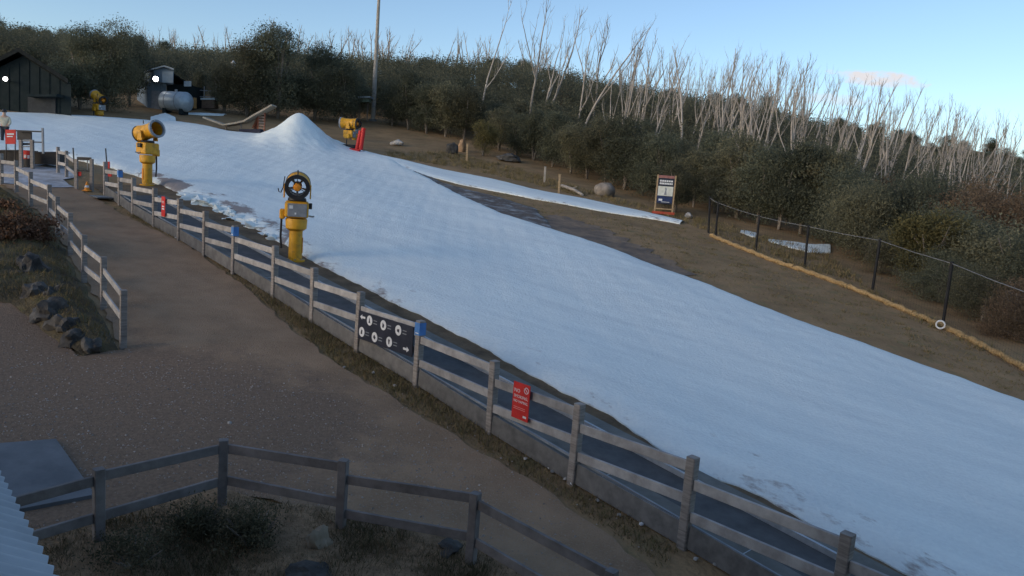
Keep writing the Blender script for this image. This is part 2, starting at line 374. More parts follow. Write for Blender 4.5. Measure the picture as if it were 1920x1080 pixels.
path_px = [(-80, 338), (0, 342), (58, 386), (94, 412), (132, 480), (160, 530), (194, 580), (231, 655), (150, 668), (90, 625), (20, 560), (-160, 560),
           (-420, 800), (-300, 1000), (60, 1000), (180, 975), (300, 945), (416, 925), (640, 968), (886, 1020), (1000, 1085), (1240, 1250), (1420, 1250), (1210, 1060),
           (1040, 930), (905, 850), (780, 775), (640, 690), (540, 610), (440, 525), (380, 478), (300, 436), (210, 390), (165, 365), (120, 345), (60, 318), (-80, 300)]
pth = sheet('path', pxpoly(path_px), m_gravel, .012, step=.4, jit=.07, seed=3, subdiv=.3)
YB = [V2_ for V2_ in (Vector(G(*p)[:2]) for p in ((-260, 545), (120, 600), (231, 657), (330, 668), (450, 690), (560, 715), (630, 745), (650, 790), (640, 840), (590, 880), (540, 925), (470, 935)))]
def yard_side(x, y):
    """signed distance to the line where the sandy path meets the darker gravel of the yard (positive in the yard)"""
    p = Vector((x, y)); bd, sg = 99., -1.
    for a_, b_ in zip(YB[:-1], YB[1:]):
        ab = b_ - a_; u = max(0, min(1, (p - a_).dot(ab) / ab.length_squared)); q = p - a_ - ab * u
        if q.length < bd: bd = q.length; sg = 1. if ab.x * q.y - ab.y * q.x < 0 else -1.
    return bd * sg
fattr(pth.data, 'yard', [max(0, min(1, .5 + yard_side(v.co.x, v.co.y) / 6.)) for v in pth.data.vertices])
sheet('garden_bed', pxpoly([(-150, 1060), (60, 1003), (180, 978), (300, 948), (416, 928), (640, 970), (886, 1023), (1000, 1090), (1200, 1300), (700, 1500), (-150, 1400)]), m_mulch, .02, step=.5, jit=.06, seed=4, subdiv=.25,
      bump=lambda x, y: .06 * math.sin(3 * x + y) * math.sin(2 * y - x) + .05)
sheet('concrete_pavement', pxpoly([(-140, 848), (105, 830), (140, 880), (178, 935), (40, 962), (-140, 990)]), m_slab, .06, step=1.2, thick=.09, subdiv=3)
sheet('mud_patch', pxpoly([(1000, 412), (1040, 402), (1130, 428), (1200, 460), (1265, 497), (1320, 532), (1330, 542), (1290, 532), (1180, 487), (1060, 440)]), m_mud, .006, step=.8, jit=.38, seed=6, subdiv=.35)
sheet('lift_strip_soil', [F(a, o) for a, o in ((-3, .1), (34, .1), (34, 2.9), (20, 3.2), (8, 3.6), (0, 3.9), (-3, 3.9))], mat('strip_earth', (.12, .085, .055), (.24, .165, .10), scale=1.6, rough=.95, bump=.04, bscale=11, detail=12, spec=.1), .008, step=1, jit=.08, seed=8)
sheet('trampled_snow', pxpoly([(-90, 296), (60, 306), (115, 312), (150, 330), (122, 338), (140, 352), (80, 352), (0, 344), (-90, 336)]), m_ice, .03, step=.7, jit=.12, seed=9)

# ------------------------------------------------------------------ snow run, a ruled sheet between its two edges
def mound(x, y):
    c = MC; dx, dy = x - c[0], (y - c[1])
    r = np.sqrt((dx / 1.0) ** 2 + (dy / 1.25) ** 2)
    lump = 1 + .03 * np.sin(dx * 3.1 + dy) + .025 * np.sin(dy * 4.3 - dx * 2) + .03 * np.sin(dx * 7 + 1) * np.sin(dy * 6)
    r = r * lump * (1 + .10 * np.sin(np.arctan2(dy, dx) * 2 + 1))
    return 1.55 * np.exp(-(r / 2.1) ** 2) + .30 * np.exp(-(r / .9) ** 2) + .35 * np.exp(-(r / 3.6) ** 2)
MC = G(560, 274)
def ruled(name, La, Rb, m, thick, n=420, nv=120, seed=1, wa=.10, dirt=True, md=False, rough=.016, kind='structure', extra=None):
    A = smooth_poly(curve_pts(La, n)); B = smooth_poly(curve_pts(Rb, n))
    for P, sd_ in ((A, seed), (B, seed + 50)):
        t = np.gradient(P, axis=0); t /= np.linalg.norm(t, axis=1)[:, None] + 1e-9
        P += np.c_[-t[:, 1], t[:, 0]] * wob(n, wa, sd_, (5, 17, 43, 97))[:, None]
    v = np.linspace(0, 1, nv); v = .5 - .5 * np.cos(np.pi * v) if nv > 12 else v
    X = A[:, None, 0] * (1 - v) + B[:, None, 0] * v; Y = A[:, None, 1] * (1 - v) + B[:, None, 1] * v
    w = np.linalg.norm(A - B, axis=1)[:, None]; dA, dB = v[None] * w, (1 - v[None]) * w
    e = np.minimum(dA, dB); prof = thick * (1 - np.exp(-np.maximum(e, 0) / (.25 + thick * .6)))
    Z = h(X, Y) + .03 + prof + np.minimum(e / .8, 1) * (rough * fnoise(X, Y, 1.1, seed + 2) + rough * .5 * fnoise(X, Y, 5, seed + 3))
    if md: Z += mound(X, Y)
    if extra is not None: Z += extra(X, Y, dA, dB)
    # skirt
    cols = [np.dstack([X, Y, Z])]
    g = lambda k, s: np.dstack([X[:, k:k + 1], Y[:, k:k + 1], h(X[:, k:k + 1], Y[:, k:k + 1]) - .06])
    Pn = np.concatenate([g(0, 1), cols[0], g(nv - 1, 1)], axis=1); nn = nv + 2
    vs = Pn.reshape(-1, 3); i = (np.arange(n - 1)[:, None] * nn + np.arange(nn - 1)[None]).ravel()
    me = bpy.data.meshes.new(name); me.from_pydata(vs.tolist(), [], np.c_[i, i + 1, i + nn + 1, i + nn].tolist())
    if dirt:
        no = .5 + .5 * fnoise(X, Y, 2.2, seed + 9, 5)
        D = np.clip(np.exp(-dA / 1.0) * np.clip(no * 1.5 - .3, 0, 1) + .25 * np.exp(-dA / 4) * no, 0, 1) + np.clip(np.exp(-dB / .15) * .25, 0, 1)
        if md: D = D + 1.7 * np.exp(-((dA - .75) / .75) ** 2) * (X < -7.6) * (X > -17.5) * np.clip(no * 1.4, 0, 1)
        D = np.concatenate([D[:, :1], D, D[:, -1:]], axis=1); fattr(me, 'dirt', D.ravel())
    bm = bmesh.new(); bm.from_mesh(me); bmesh.ops.recalc_face_normals(bm, faces=bm.faces); bm.to_mesh(me); bm.free()
    o = link(name, me, m, smooth=True); o['kind'] = kind; return o
snowL = [(-120, 276), (0, 284), (100, 291), (200, 312), (300, 347), (350, 366), (400, 388), (450, 413), (500, 441), (560, 474), (600, 500), (650, 524), (700, 550), (750, 574), (800, 597),
         (850, 622), (900, 650), (950, 680), (1000, 710), (1050, 737), (1130, 772), (1200, 820), (1300, 880), (1440, 937), (1500, 972), (1600, 1028), (1700, 1082), (2000, 1260)]
snowR = [(-120, 209), (0, 213), (100, 216), (200, 223), (330, 230), (390, 239), (430, 248), (490, 254), (560, 262), (620, 272), (680, 285), (730, 300), (772, 323), (810, 340), (850, 362), (900, 386), (940, 404), (1020, 428), (1090, 450), (1150, 470), (1250, 510),
         (1400, 566), (1550, 622), (1700, 677), (1800, 711), (1920, 758), (2200, 880)]
ruled('snow_run', snowL, snowR, m_snow, .20, md=True, seed=11, wa=.09, n=700)
ruled('snow_strip', [(690, 291), (760, 316), (800, 330), (860, 345), (900, 353), (1000, 373), (1100, 391), (1200, 407), (1275, 420)],
      [(680, 283), (780, 307), (880, 328), (950, 343), (1000, 356), (1100, 375), (1200, 396), (1283, 416)], m_snow, .13, n=220, nv=16, seed=21, wa=.05)
ruled('slush_wedge', [(770, 322), (800, 336), (850, 363), (900, 387), (950, 409), (1034, 431)], [(776, 321), (830, 343), (880, 357), (950, 375), (1000, 390), (1036, 428)], m_slush, .05, n=120, nv=26, seed=31, wa=.12, dirt=False, rough=.04)
for k, (lo_, up_, th) in enumerate((([(282, 225), (300, 228), (330, 227)], [(284, 221), (310, 214), (328, 222)], .18),
                             ([(1388, 436), (1410, 444), (1420, 446)], [(1390, 432), (1405, 434), (1420, 438)], .05),
                             ([(1440, 452), (1480, 464), (1520, 474), (1556, 474)], [(1442, 449), (1490, 454), (1520, 459), (1556, 459)], .06),
                             ([(340, 214), (380, 216), (420, 217)], [(345, 212), (380, 212), (425, 214)], .05))):
    o = ruled('snow_patch', lo_, up_, m_snow, th, n=40, nv=14, seed=41 + k, wa=.05, dirt=False, kind=None)
    del o['kind']
    tag(o, ['small rounded heap of snow just beyond the top edge of the run', 'thin snow patch between two black posts of the net fence',
            'long flat snow patch behind the net fence below the bushes', 'thin strip of snow on the ground by the round steel tank'][k], 'snow patch')
ORD = 'first second third fourth fifth sixth seventh eighth ninth tenth eleventh twelfth thirteenth fourteenth fifteenth sixteenth seventeenth eighteenth nineteenth twentieth'.split()
ORD += ['twenty ' + q for q in ORD[:9]]
# snow clods along the uphill half of the lift
def blob(name, c, s, m, seed, rough=.35, sub=2, parent=None, flat=.0):
    bm = bmesh.new(); bmesh.ops.create_icosphere(bm, subdivisions=sub, radius=1)
    for v in bm.verts:
        n = v.co.normalized(); d = 1 + rough * mnoise.noise(n * 1.3 + Vector((seed * 3.1, seed, 0))) + rough * .5 * mnoise.noise(n * 3.1 + Vector((0, seed * 1.7, seed)))
        v.co = Vector((n.x * d * s[0], n.y * d * s[1], max(n.z * d, -.45) * s[2]))
    me = bpy.data.meshes.new(name); bm.to_mesh(me); bm.free()
    o = link(name, me, m, parent, smooth=True); o.location = c; o.rotation_euler = (0, 0, seed * 1.3); return o
for k, (px, py, w) in enumerate([(352, 367, .55), (368, 374, .5), (384, 381, .6), (401, 388, .5), (418, 396, .45), (432, 404, .4), (449, 411, .6), (466, 418, .5), (484, 428, .55), (503, 440, .5), (520, 449, .45)]):
    o = blob('snow_clod', G(px, py) + Vector((0, 0, -.02)), (w * (.7 + .5 * ((k * 7) % 5) / 4), w * .55, .13 + .05 * (k % 3)), m_snow, 60 + k, 1.1, 3)
    tag(o, ORD[k] + ' icy snow clod, counted downhill, along the snow edge beside the conveyor lift', 'snow clod', 'snow clods along the lower snow edge')

# ------------------------------------------------------------------ main fence, posts and stepped rails
V2 = lambda p: Vector((p[0], p[1]))
mp = [(197.5, 367), (229, 384), (265, 401), (302, 424), (344, 449), (395, 479), (447.5, 512), (515, 556), (589, 604), (682, 657), (788, 722), (920, 810), (1073, 905.5), (1278, 1026)]
mal = []
for p in mp:
    g = G(*p); mal.append((V2(g) - FA).dot(FD))
mal += [mal[-1] + 2.15, mal[-1] + 4.3, mal[-1] + 6.4]
fence = thing('timber_fence', 'long grey timber fence with stepped rails along the conveyor lift', 'fence', on(*F(14, 0)))
fl = Vector(fence.location)
PH = 1.30; tops = []
for a in mal:
    x, y = F(a, 0); b = on(x, y, -.15) - fl; t = on(x, y, PH) - fl + Vector((rnd.uniform(-.018, .018), rnd.uniform(-.018, .018), rnd.uniform(-.025, .02)))
    tops.append(t + fl); MB().beam(b, t, .14, .14, up=Vector((FN.x, FN.y, 0)), bev=.012).build('post', m_wood, fence)
for t0, t1 in zip(tops[:-1], tops[1:]):
    d = Vector((FD.x, FD.y, 0)); s_ = Vector((FN.x, FN.y, 0)) * -.01
    for za, zb in ((-.37, -.14), (-.83, -.60)):
        p0 = t0 + d * .074 + Vector((0, 0, za)) + s_; p1 = t1 - d * .074 + Vector((0, 0, zb)) + s_
        MB().beam(p0 - fl, p1 - fl, .05, .145, bev=.006).build('rail', m_rail, fence)
    b0 = Vector((t0.x, t0.y, t0.z - PH + .19)) + d * .074 + s_; b1 = Vector((t1.x, t1.y, t1.z - PH + .19)) - d * .074 + s_
    MB().beam(b0 - fl, b1 - fl, .035, .34, bev=.004).build('kickboard', m_kick, fence)
# blue number sleeves
def post_top(k): return tops[k]
for k, (lab) in ((1, 'blue tag on a post below the yellow gun at the top of the fence'), (6, 'blue tag on the middle fence post uphill of the near snow gun'), (10, 'blue tag on the fence post beside the dark board with white symbols')):
    t = thing('post_tag', lab, 'tag', post_top(k) + Vector((0, 0, -.28)))
    u = Vector((FN.x, FN.y, 0)); MB().beam((0, 0, 0), (0, 0, .245), .155, .155, up=u).build('sleeve', m_blue, t)
    c = -u * .0785; MB().beam(c + Vector((0, 0, .03)), c + Vector((0, 0, .05)), .10, .004, up=u).build('stripe', m_white, t)

# ------------------------------------------------------------------ conveyor lift
lift = thing('conveyor_lift', 'long dark conveyor belt lift running beside the timber fence', 'ski lift', on(*F(14, 1)))
ll = Vector(lift.location)
def strip(name, o0, o1, z0, z1, m, a0=1.0, a1=35.0, th=.14, n=60):
    mb = MB(); vs = []; al = np.linspace(a0, a1, n)
    for a in al:
        for o, z in ((o0, z0), (o1, z1), (o1, z1 - th), (o0, z0 - th)):
            x, y = F(a, o); base = -5.7 - .055 * x + .1 * y
            vs.append(Vector((x, y, base + z)) - ll)
    fs = [(i * 4 + k, i * 4 + (k + 1) % 4, i * 4 + 4 + (k + 1) % 4, i * 4 + 4 + k) for i in range(n - 1) for k in range(4)] + [(0, 1, 2, 3), (4 * n - 4, 4 * n - 3, 4 * n - 2, 4 * n - 1)]
    return mb.add(vs, fs).build(name, m, lift)
strip('near_apron', .10, .50, .25, .25, m_apron, th=.34); strip('belt', .505, 1.345, .215, .215, m_belt, th=.25)
strip('far_apron', 1.40, 1.84, .25, .22, m_apron, th=.34)
strip('edge_rail', 1.35, 1.395, .30, .30, m_edge, th=.33); strip('near_edge_rail', .055, .09, .345, .345, m_grey, th=.04); 
a = 1.5
while a < 34.5:
    x0, y0 = F(a, .12); x1, y1 = F(a, .49)
    base = lambda x, y: -5.7 - .055 * x + .1 * y + .252
    MB().beam(Vector((x0, y0, base(x0, y0))) - ll, Vector((x1, y1, base(x1, y1))) - ll, .012, .006).build('apron_joint', m_edge, lift); a += 2.4

# ------------------------------------------------------------------ fences from surveyed posts
def px_fence(name, label, bases, H, w, bays, railh, mpost=m_wood, mrail=m_rail, rt=.045):
    pts = [G(*b) for b in bases]; f = thing(name, label, 'fence', pts[len(pts) // 2]); o = Vector(f.location)
    for k, p in enumerate(pts):
        q = pts[min(k + 1, len(pts) - 1)] - pts[max(k - 1, 0)]; q.z = 0; q.normalize()
        MB().beam(p - o - Vector((0, 0, .15)), p - o + Vector((0, 0, H)), w, w, up=q, bev=.008).build('post', mpost, f)
    for k in range(len(pts) - 1):
        a, b = pts[k], pts[k + 1]; d = (b - a); d.z = 0; d.normalize()
        for s0, s1 in bays[k % len(bays)]:
            p0 = a + d * (w / 2 + .004) + Vector((0, 0, H - s0 - railh / 2)); p1 = b - d * (w / 2 + .004) + Vector((0, 0, H - s1 - railh / 2))
            MB().beam(p0 - o, p1 - o, rt, railh, bev=.006).build('rail', mrail, f)
    return f, pts
px_fence('garden_fence', 'grey two rail timber fence around the near garden bed', [(-60, 1100), (185, 1025), (416, 957), (638, 996), (882, 1062), (1132, 1225)], .96, .115,
         [((.10, .075), (.55, .53)), ((.03, .055), (.52, .50)), ((.05, .03), (.48, .51)), ((.19, .01), (.65, .51)), ((.07, .0), (.56, .5))], .12, m_oldwood, m_oldwood)
px_fence('path_fence', 'grey timber fence curving down the left side of the gravel path', [(-34, 338), (3, 345), (31, 360), (58, 386), (93, 414), (108, 442), (132, 478), (158, 528), (194, 578), (231, 652)], 1.15, .12,
         [((.24, .06), (.74, .52))], .13)
px_fence('lift_entry_fence', 'short pale railed fence beside the black gate at the lift top', [(109, 325), (125, 333), (142, 352)], 1.12, .11, [((.16, .06), (.62, .52))], .13)

def frame(name, label, cat, Y, bars, loc_px):
    """bars: (px0, py0, px1, py1, width, depth, material, part) standing at distance Y"""
    o = AT(*loc_px, Y); o.z = hz(o.x, o.y); t = thing(name, label, cat, o)
    for x0, y0, x1, y1, w, d, m, part in bars:
        p0, p1 = AT(x0, y0, Y), AT(x1, y1, Y)
        MB().beam(p0 - o, p1 - o, d, w, up=Vector((0, -1, 0)) if abs(x1 - x0) < abs(y1 - y0) else Vector((0, 0, 1))).build(part, m, t)
    return t
def panel(x0, y0, x1, y1, Y, th, m, part, t, dy=0.):
    o = Vector(t.location); a, b, c, d = (AT(x, y, Y + dy) - o for x, y in ((x0, y1), (x1, y1), (x1, y0), (x0, y0)))
    mb = MB(); n = Vector((0, th, 0)); mb.add([a, b, c, d, a + n, b + n, c + n, d + n], [(0, 1, 2, 3), (7, 6, 5, 4), (0, 4, 5, 1), (1, 5, 6, 2), (2, 6, 7, 3), (3, 7, 4, 0)])
    return mb.build(part, m, t)
# black gate at the lift entry
Yg = G(157, 356).y
t = frame('entry_gate', 'black barred gate between two grey posts at the lift entry', 'gate', Yg, [(143, 298, 143, 356, .11, .11, m_wood, 'post'), (172, 298, 172, 360, .11, .11, m_wood, 'post'),
    (145, 297, 171, 298, .12, .05, m_black, 'bar'), (145, 319, 171, 321, .06, .05, m_black, 'bar'), (164, 299, 164, 319, .03, .03, m_wire, 'upright')], (157, 356))
panel(146, 322, 152, 330, Yg, .03, m_red, 'red_plate', t)
for k, (x0, y0, x1, y1) in enumerate(((137, 277, 142, 356), (198, 278, 205, 367))):
    t = frame('marker_pole', ['thin dark marker pole beside the black lift entry gate', 'thin marker pole with red cloth at the uphill end of the long fence'][k], 'pole', Yg, [(x0, y0, x1, y1, .035, .035, m_black, 'rod')], (x1, y1))
    if k: panel(200, 303, 205, 316, Yg, .05, m_red, 'cloth', t, -.05); panel(201, 320, 209, 331, Yg, .05, m_red, 'cloth', t, -.07)
c = G(163, 358); t = thing('traffic_cone', 'small orange traffic cone at the foot of the lift entry gate', 'cone', c)
MB().lathe([(.11, .03), (.10, .05), (.025, .36), (.0, .37)], seg=14).build('cone', m_orange, t, smooth=True); MB().box((0, 0, .015), (.27, .27, .03)).build('base', m_orange, t)
MB().lathe([(.081, .14), (.062, .22)], seg=14).build('band', m_white, t, smooth=True)
c = G(190, 372); t = thing('floor_grate', 'flat grey grate lying on the gravel at the lift entry', 'grate', c + Vector((0, 0, .05)), R(-45))
MB().box((0, 0, 0), (1.1, .6, .04)).build('frame', m_kick, t)
for k in range(6): MB().box((-.45 + k * .18, 0, .025), (.04, .56, .02)).build('bar', m_edge, t)
# start station
Ys = G(45, 316).y
t = frame('start_station', 'dark lift station with posts, black board and steel railing on the far left', 'lift station', Ys, [(39, 262, 40, 316, .12, .12, m_wood, 'post'), (60, 262, 61, 316, .12, .12, m_wood, 'post'),
    (80, 240, 81, 288, .07, .07, m_grey, 'post'), (30, 245, 80, 247, .06, .05, m_black, 'rail'), (58, 266, 80, 267, .05, .05, m_black, 'rail'), (38, 264, 62, 264, .06, .06, m_wire, 'rail'),
    (38, 275, 62, 275, .05, .06, m_wire, 'rail')], (45, 316))
panel(32, 246, 58, 262, Ys, .08, m_black, 'board', t, .15); panel(42, 268, 56, 272, Ys, .05, m_navy, 'small_board', t, .1)
panel(42, 282, 55, 298, Ys, .3, m_red, 'control_box', t, .2); panel(43, 298, 56, 314, Ys, .3, m_black, 'cabinet', t, .2); panel(45, 290, 49, 296, Ys, .02, m_white, 'notice', t, .18); panel(51, 291, 55, 297, Ys, .02, m_white, 'notice', t, .18)
t = thing('drive_housing', 'long low black box behind the pale fence at the lift top', 'box', G(84, 309)); panel(62, 286, 106, 308, Ys + .8, .9, m_black, 'shell', t); panel(61, 284.5, 107, 286.3, Ys + .75, 1.0, m_navy, 'lid', t)
t = thing('dark_crate', 'wide dark brown box on the far left edge below the red banner', 'box', G(18, 314)); panel(-40, 283, 36, 313, Ys + .5, 1.2, mat('dark_timber', (.03, .026, .022), (.055, .048, .04), scale=4), 'shell', t); panel(-41, 281, 37, 283.5, Ys + .45, 1.3, m_black, 'lid', t)
t = thing('red_banner', 'red banner with pale lettering beside the person on the far left', 'banner', G(20, 300)); panel(10, 243, 29, 270, Ys + .3, .04, m_red, 'cloth', t); panel(13, 250, 26, 253, Ys + .28, .01, m_white, 'lettering', t); panel(13, 255, 24, 257, Ys + .28, .01, m_white, 'lettering', t)
for x in (11, 28): panel(x - .6, 243, x + .6, 300, Ys + .36, .04, m_black, 'leg', t)
# far-left person
def skin(name, verts, edges, m, parent=None, sub=2, root=0):
    me = bpy.data.meshes.new(name); me.from_pydata([v[:3] for v in verts], edges, []); o = link(name, me, None, parent)
    md = o.modifiers.new('skin', 'SKIN'); md.use_smooth_shade = True
    for i, v in enumerate(verts):
        r = v[3] if hasattr(v[3], '__len__') else (v[3], v[3]); me.skin_vertices[0].data[i].radius = r; me.skin_vertices[0].data[i].use_root = (i == root)
    s = o.modifiers.new('sub', 'SUBSURF'); s.levels = sub; s.render_levels = sub; me.materials.append(m); return o
pb = G(9, 272); pr = thing('person', 'person in a pale jacket and dark hat standing by the red banner', 'person', pb, R(20))
m_jacket = mat('pale_jacket', (.50, .47, .36), (.62, .58, .45), scale=9, rough=.8); m_skin = mat('skin', (.52, .33, .24), (.58, .38, .28), scale=9); m_trous = mat('dark_trousers', (.03, .032, .04), (.05, .052, .06), scale=9)
sk = [(0, 0, .95, (.15, .11)), (0, 0, 1.15, (.16, .11)), (0, 0, 1.38, (.18, .12)), (0, 0, 1.50, (.07, .07)), (0, -.01, 1.60, (.085, .1)), (0, -.01, 1.72, (.08, .09)),
      (.21, 0, 1.40, .065), (.27, -.04, 1.15, .055), (.22, -.2, 1.0, .045), (.2, -.29, 1.0, .04), (-.21, 0, 1.40, .065), (-.28, .0, 1.14, .055), (-.27, -.08, .90, .045), (-.26, -.11, .82, .04),
      (.09, 0, .88, .10), (.1, -.02, .48, .075), (.1, .03, .09, .055), (.1, -.14, .04, .045), (-.09, 0, .88, .10), (-.11, 0, .48, .075), (-.12, .04, .09, .055), (-.12, -.12, .04, .045)]
ed = [(0, 1), (1, 2), (2, 3), (3, 4), (4, 5), (2, 6), (6, 7), (7, 8), (8, 9), (2, 10), (10, 11), (11, 12), (12, 13), (0, 14), (14, 15), (15, 16), (16, 17), (0, 18), (18, 19), (19, 20), (20, 21)]
body = skin('body', sk, ed, m_skin, pr)
jk = [(x, y, z, (tuple(q * 1.16 for q in r) if hasattr(r, '__len__') else r * 1.22)) for x, y, z, r in sk]
jv = [jk[k] for k in (0, 1, 2, 6, 7, 8, 10, 11, 12)]; jv[0] = (0, 0, .84, (.19, .14))
skin('jacket', jv, [(0, 1), (1, 2), (2, 3), (3, 4), (4, 5), (2, 6), (6, 7), (7, 8)], m_jacket, pr)
tv = [jk[k] for k in (0, 14, 15, 16, 18, 19, 20)]; skin('trousers', tv, [(0, 1), (1, 2), (2, 3), (0, 4), (4, 5), (5, 6)], m_trous, pr)
MB().lathe([(.108, 1.66), (.118, 1.70), (.11, 1.76), (.06, 1.815), (0, 1.82)], seg=16).build('hat', m_black, pr, smooth=True)

# ------------------------------------------------------------------ signs on the main fence
def bay(k0, u, zd, out=.05):
    """point in the bay after post k0: u 0..1 along it, zd metres below the line of the post tops, out towards the path"""
    a, b = tops[k0], tops[k0 + 1]; p = a.lerp(b, u); return p + Vector((0, 0, -zd)) - Vector((FN.x, FN.y, 0)) * out
sgn = thing('lift_rules_board', 'dark board with two rows of white round symbols and arrows on the fence', 'sign', bay(9, .5, .45))
so = Vector(sgn.location)
q00, q10 = bay(9, .045, .37, .075) - so, bay(9, .955, .15, .075) - so     # top corners follow the rail
ax = q10 - q00; ay = Vector((0, 0, -.60)); an = -Vector((FN.x, FN.y, 0))
MB().prism([(0, 0), (1, 0), (1, 1), (0, 1)], q00, ax, ay, an, .02).build('board', m_navy, sgn)
L_ = ax.length; f0 = q00 + an * .021
def disc(cu, cv, r, th, m, part, parent, z=0., seg=20, tri=False):
    pts = [(cu + r * math.cos(2 * math.pi * k / seg) / L_, cv + r * math.sin(2 * math.pi * k / seg) / .60) for k in range(seg)]
    return MB().prism(pts, f0 + an * z, ax, ay, an, th).build(part, m, parent)
glyphs = [[(-.03, .05), (.0, -.06), (.035, .05)], [(-.02, -.05), (.035, -.01), (.02, .05), (-.03, .05)], [(-.04, -.015), (.04, -.03), (.03, .04), (-.03, .03)], [(-.035, .05), (-.01, -.05), (.03, -.045), (.02, .04)], [(-.05, .01), (-.01, -.05), (.045, .0), (.01, .05)], [(-.03, -.05), (.03, -.05), (.01, .05), (-.015, .05)]]
for k, (u, v) in enumerate(((.22, .24), (.48, .25), (.75, .26), (.08, .73), (.33, .76), (.60, .75))):
    s_ = disc(u, v, .105, .004, m_white, 'symbol', sgn)
    MB().prism([(u + a / L_, v + b / .6) for a, b in glyphs[k]], f0 + an * .005, ax, ay, an, .003).build('glyph', m_navy, s_)
    for j in range(2): MB().prism([(u + .075, v - .06 + j * .1), (u + .14, v - .06 + j * .1), (u + .14, v - .03 + j * .1), (u + .075, v - .03 + j * .1)], f0, ax, ay, an, .002).build('caption', m_grey, sgn)
arrow = [(-.5, 0), (-.1, -.5), (-.1, -.2), (.5, -.2), (.5, .2), (-.1, .2), (-.1, .5)]
for u, v, s_ in ((.085, .2, 1), (.90, .80, -1)):
    MB().prism([(u + a * s_ * .2 / L_, v + b * .11 / .6) for a, b in arrow][::s_], f0, ax, ay, an, .004).build('arrow', m_white, sgn)
# red notice
def text_mesh(body_, size, loc, rot, m, parent, name='lettering', align='LEFT'):
    cu = bpy.data.curves.new(name, 'FONT'); cu.body = body_; cu.size = size; cu.extrude = .0015; cu.align_x = align; cu.resolution_u = 2
    o = bpy.data.objects.new('tmp', cu); C.objects.link(o); dg = bpy.context.evaluated_depsgraph_get()
    me = bpy.data.meshes.new_from_object(o.evaluated_get(dg)); bpy.data.objects.remove(o); me.name = name
    n = link(name, me, m, parent); n.location = loc; n.rotation_euler = rot; return n
fence_rz = math.atan2(FD.y, FD.x)
def notice(k0, u, zd, W, H_, label, lines):
    p = bay(k0, u, zd, .09); t = thing('red_notice', label, 'sign', p, fence_rz)
    MB().box((0, 0, -H_ / 2), (W, .012, H_)).build('board', m_red, t, bevel=.004)
    rx = (R(90), 0, 0)
    for s_, sz, x, z in lines: text_mesh(s_, sz, (x, -.008, z), rx, m_white, t)
    return t
t = notice(11, .40, .10, .40, .62, 'red notice board with white lettering hung on the lower part of the fence', [('NO', .09, -.17, -.17), ('SMOKING,', .072, -.17, -.26), ('NO VAPING.', .062, -.17, -.34)])
MB().tube([(.12 + .05 * math.cos(q), -.008, -.10 + .05 * math.sin(q)) for q in np.linspace(0, 6.283, 21)], .006, 6, cap=False).build('ring', m_white, t)
MB().box((.12, -.009, -.10), (.09, .003, .011), Matrix.Rotation(R(45), 3, 'Y')).build('bar', m_white, t)
MB().box((.12, -.008, -.55), (.08, .003, .035)).build('emblem', m_white, t)
for z in (-.42, -.45): MB().box((-.02, -.0075, z), (.28, .002, .008)).build('fine_print', mat('pale_red', (.7, .3, .28), rough=.6), t)
t = notice(3, .47, .12, .34, .64, 'narrow red notice on the distant uphill part of the fence', [('NO', .12, -.1, -.22)])
for z in (-.32, -.40): MB().box((0, -.008, z), (.2, .003, .04)).build('fine_print', m_white, t)

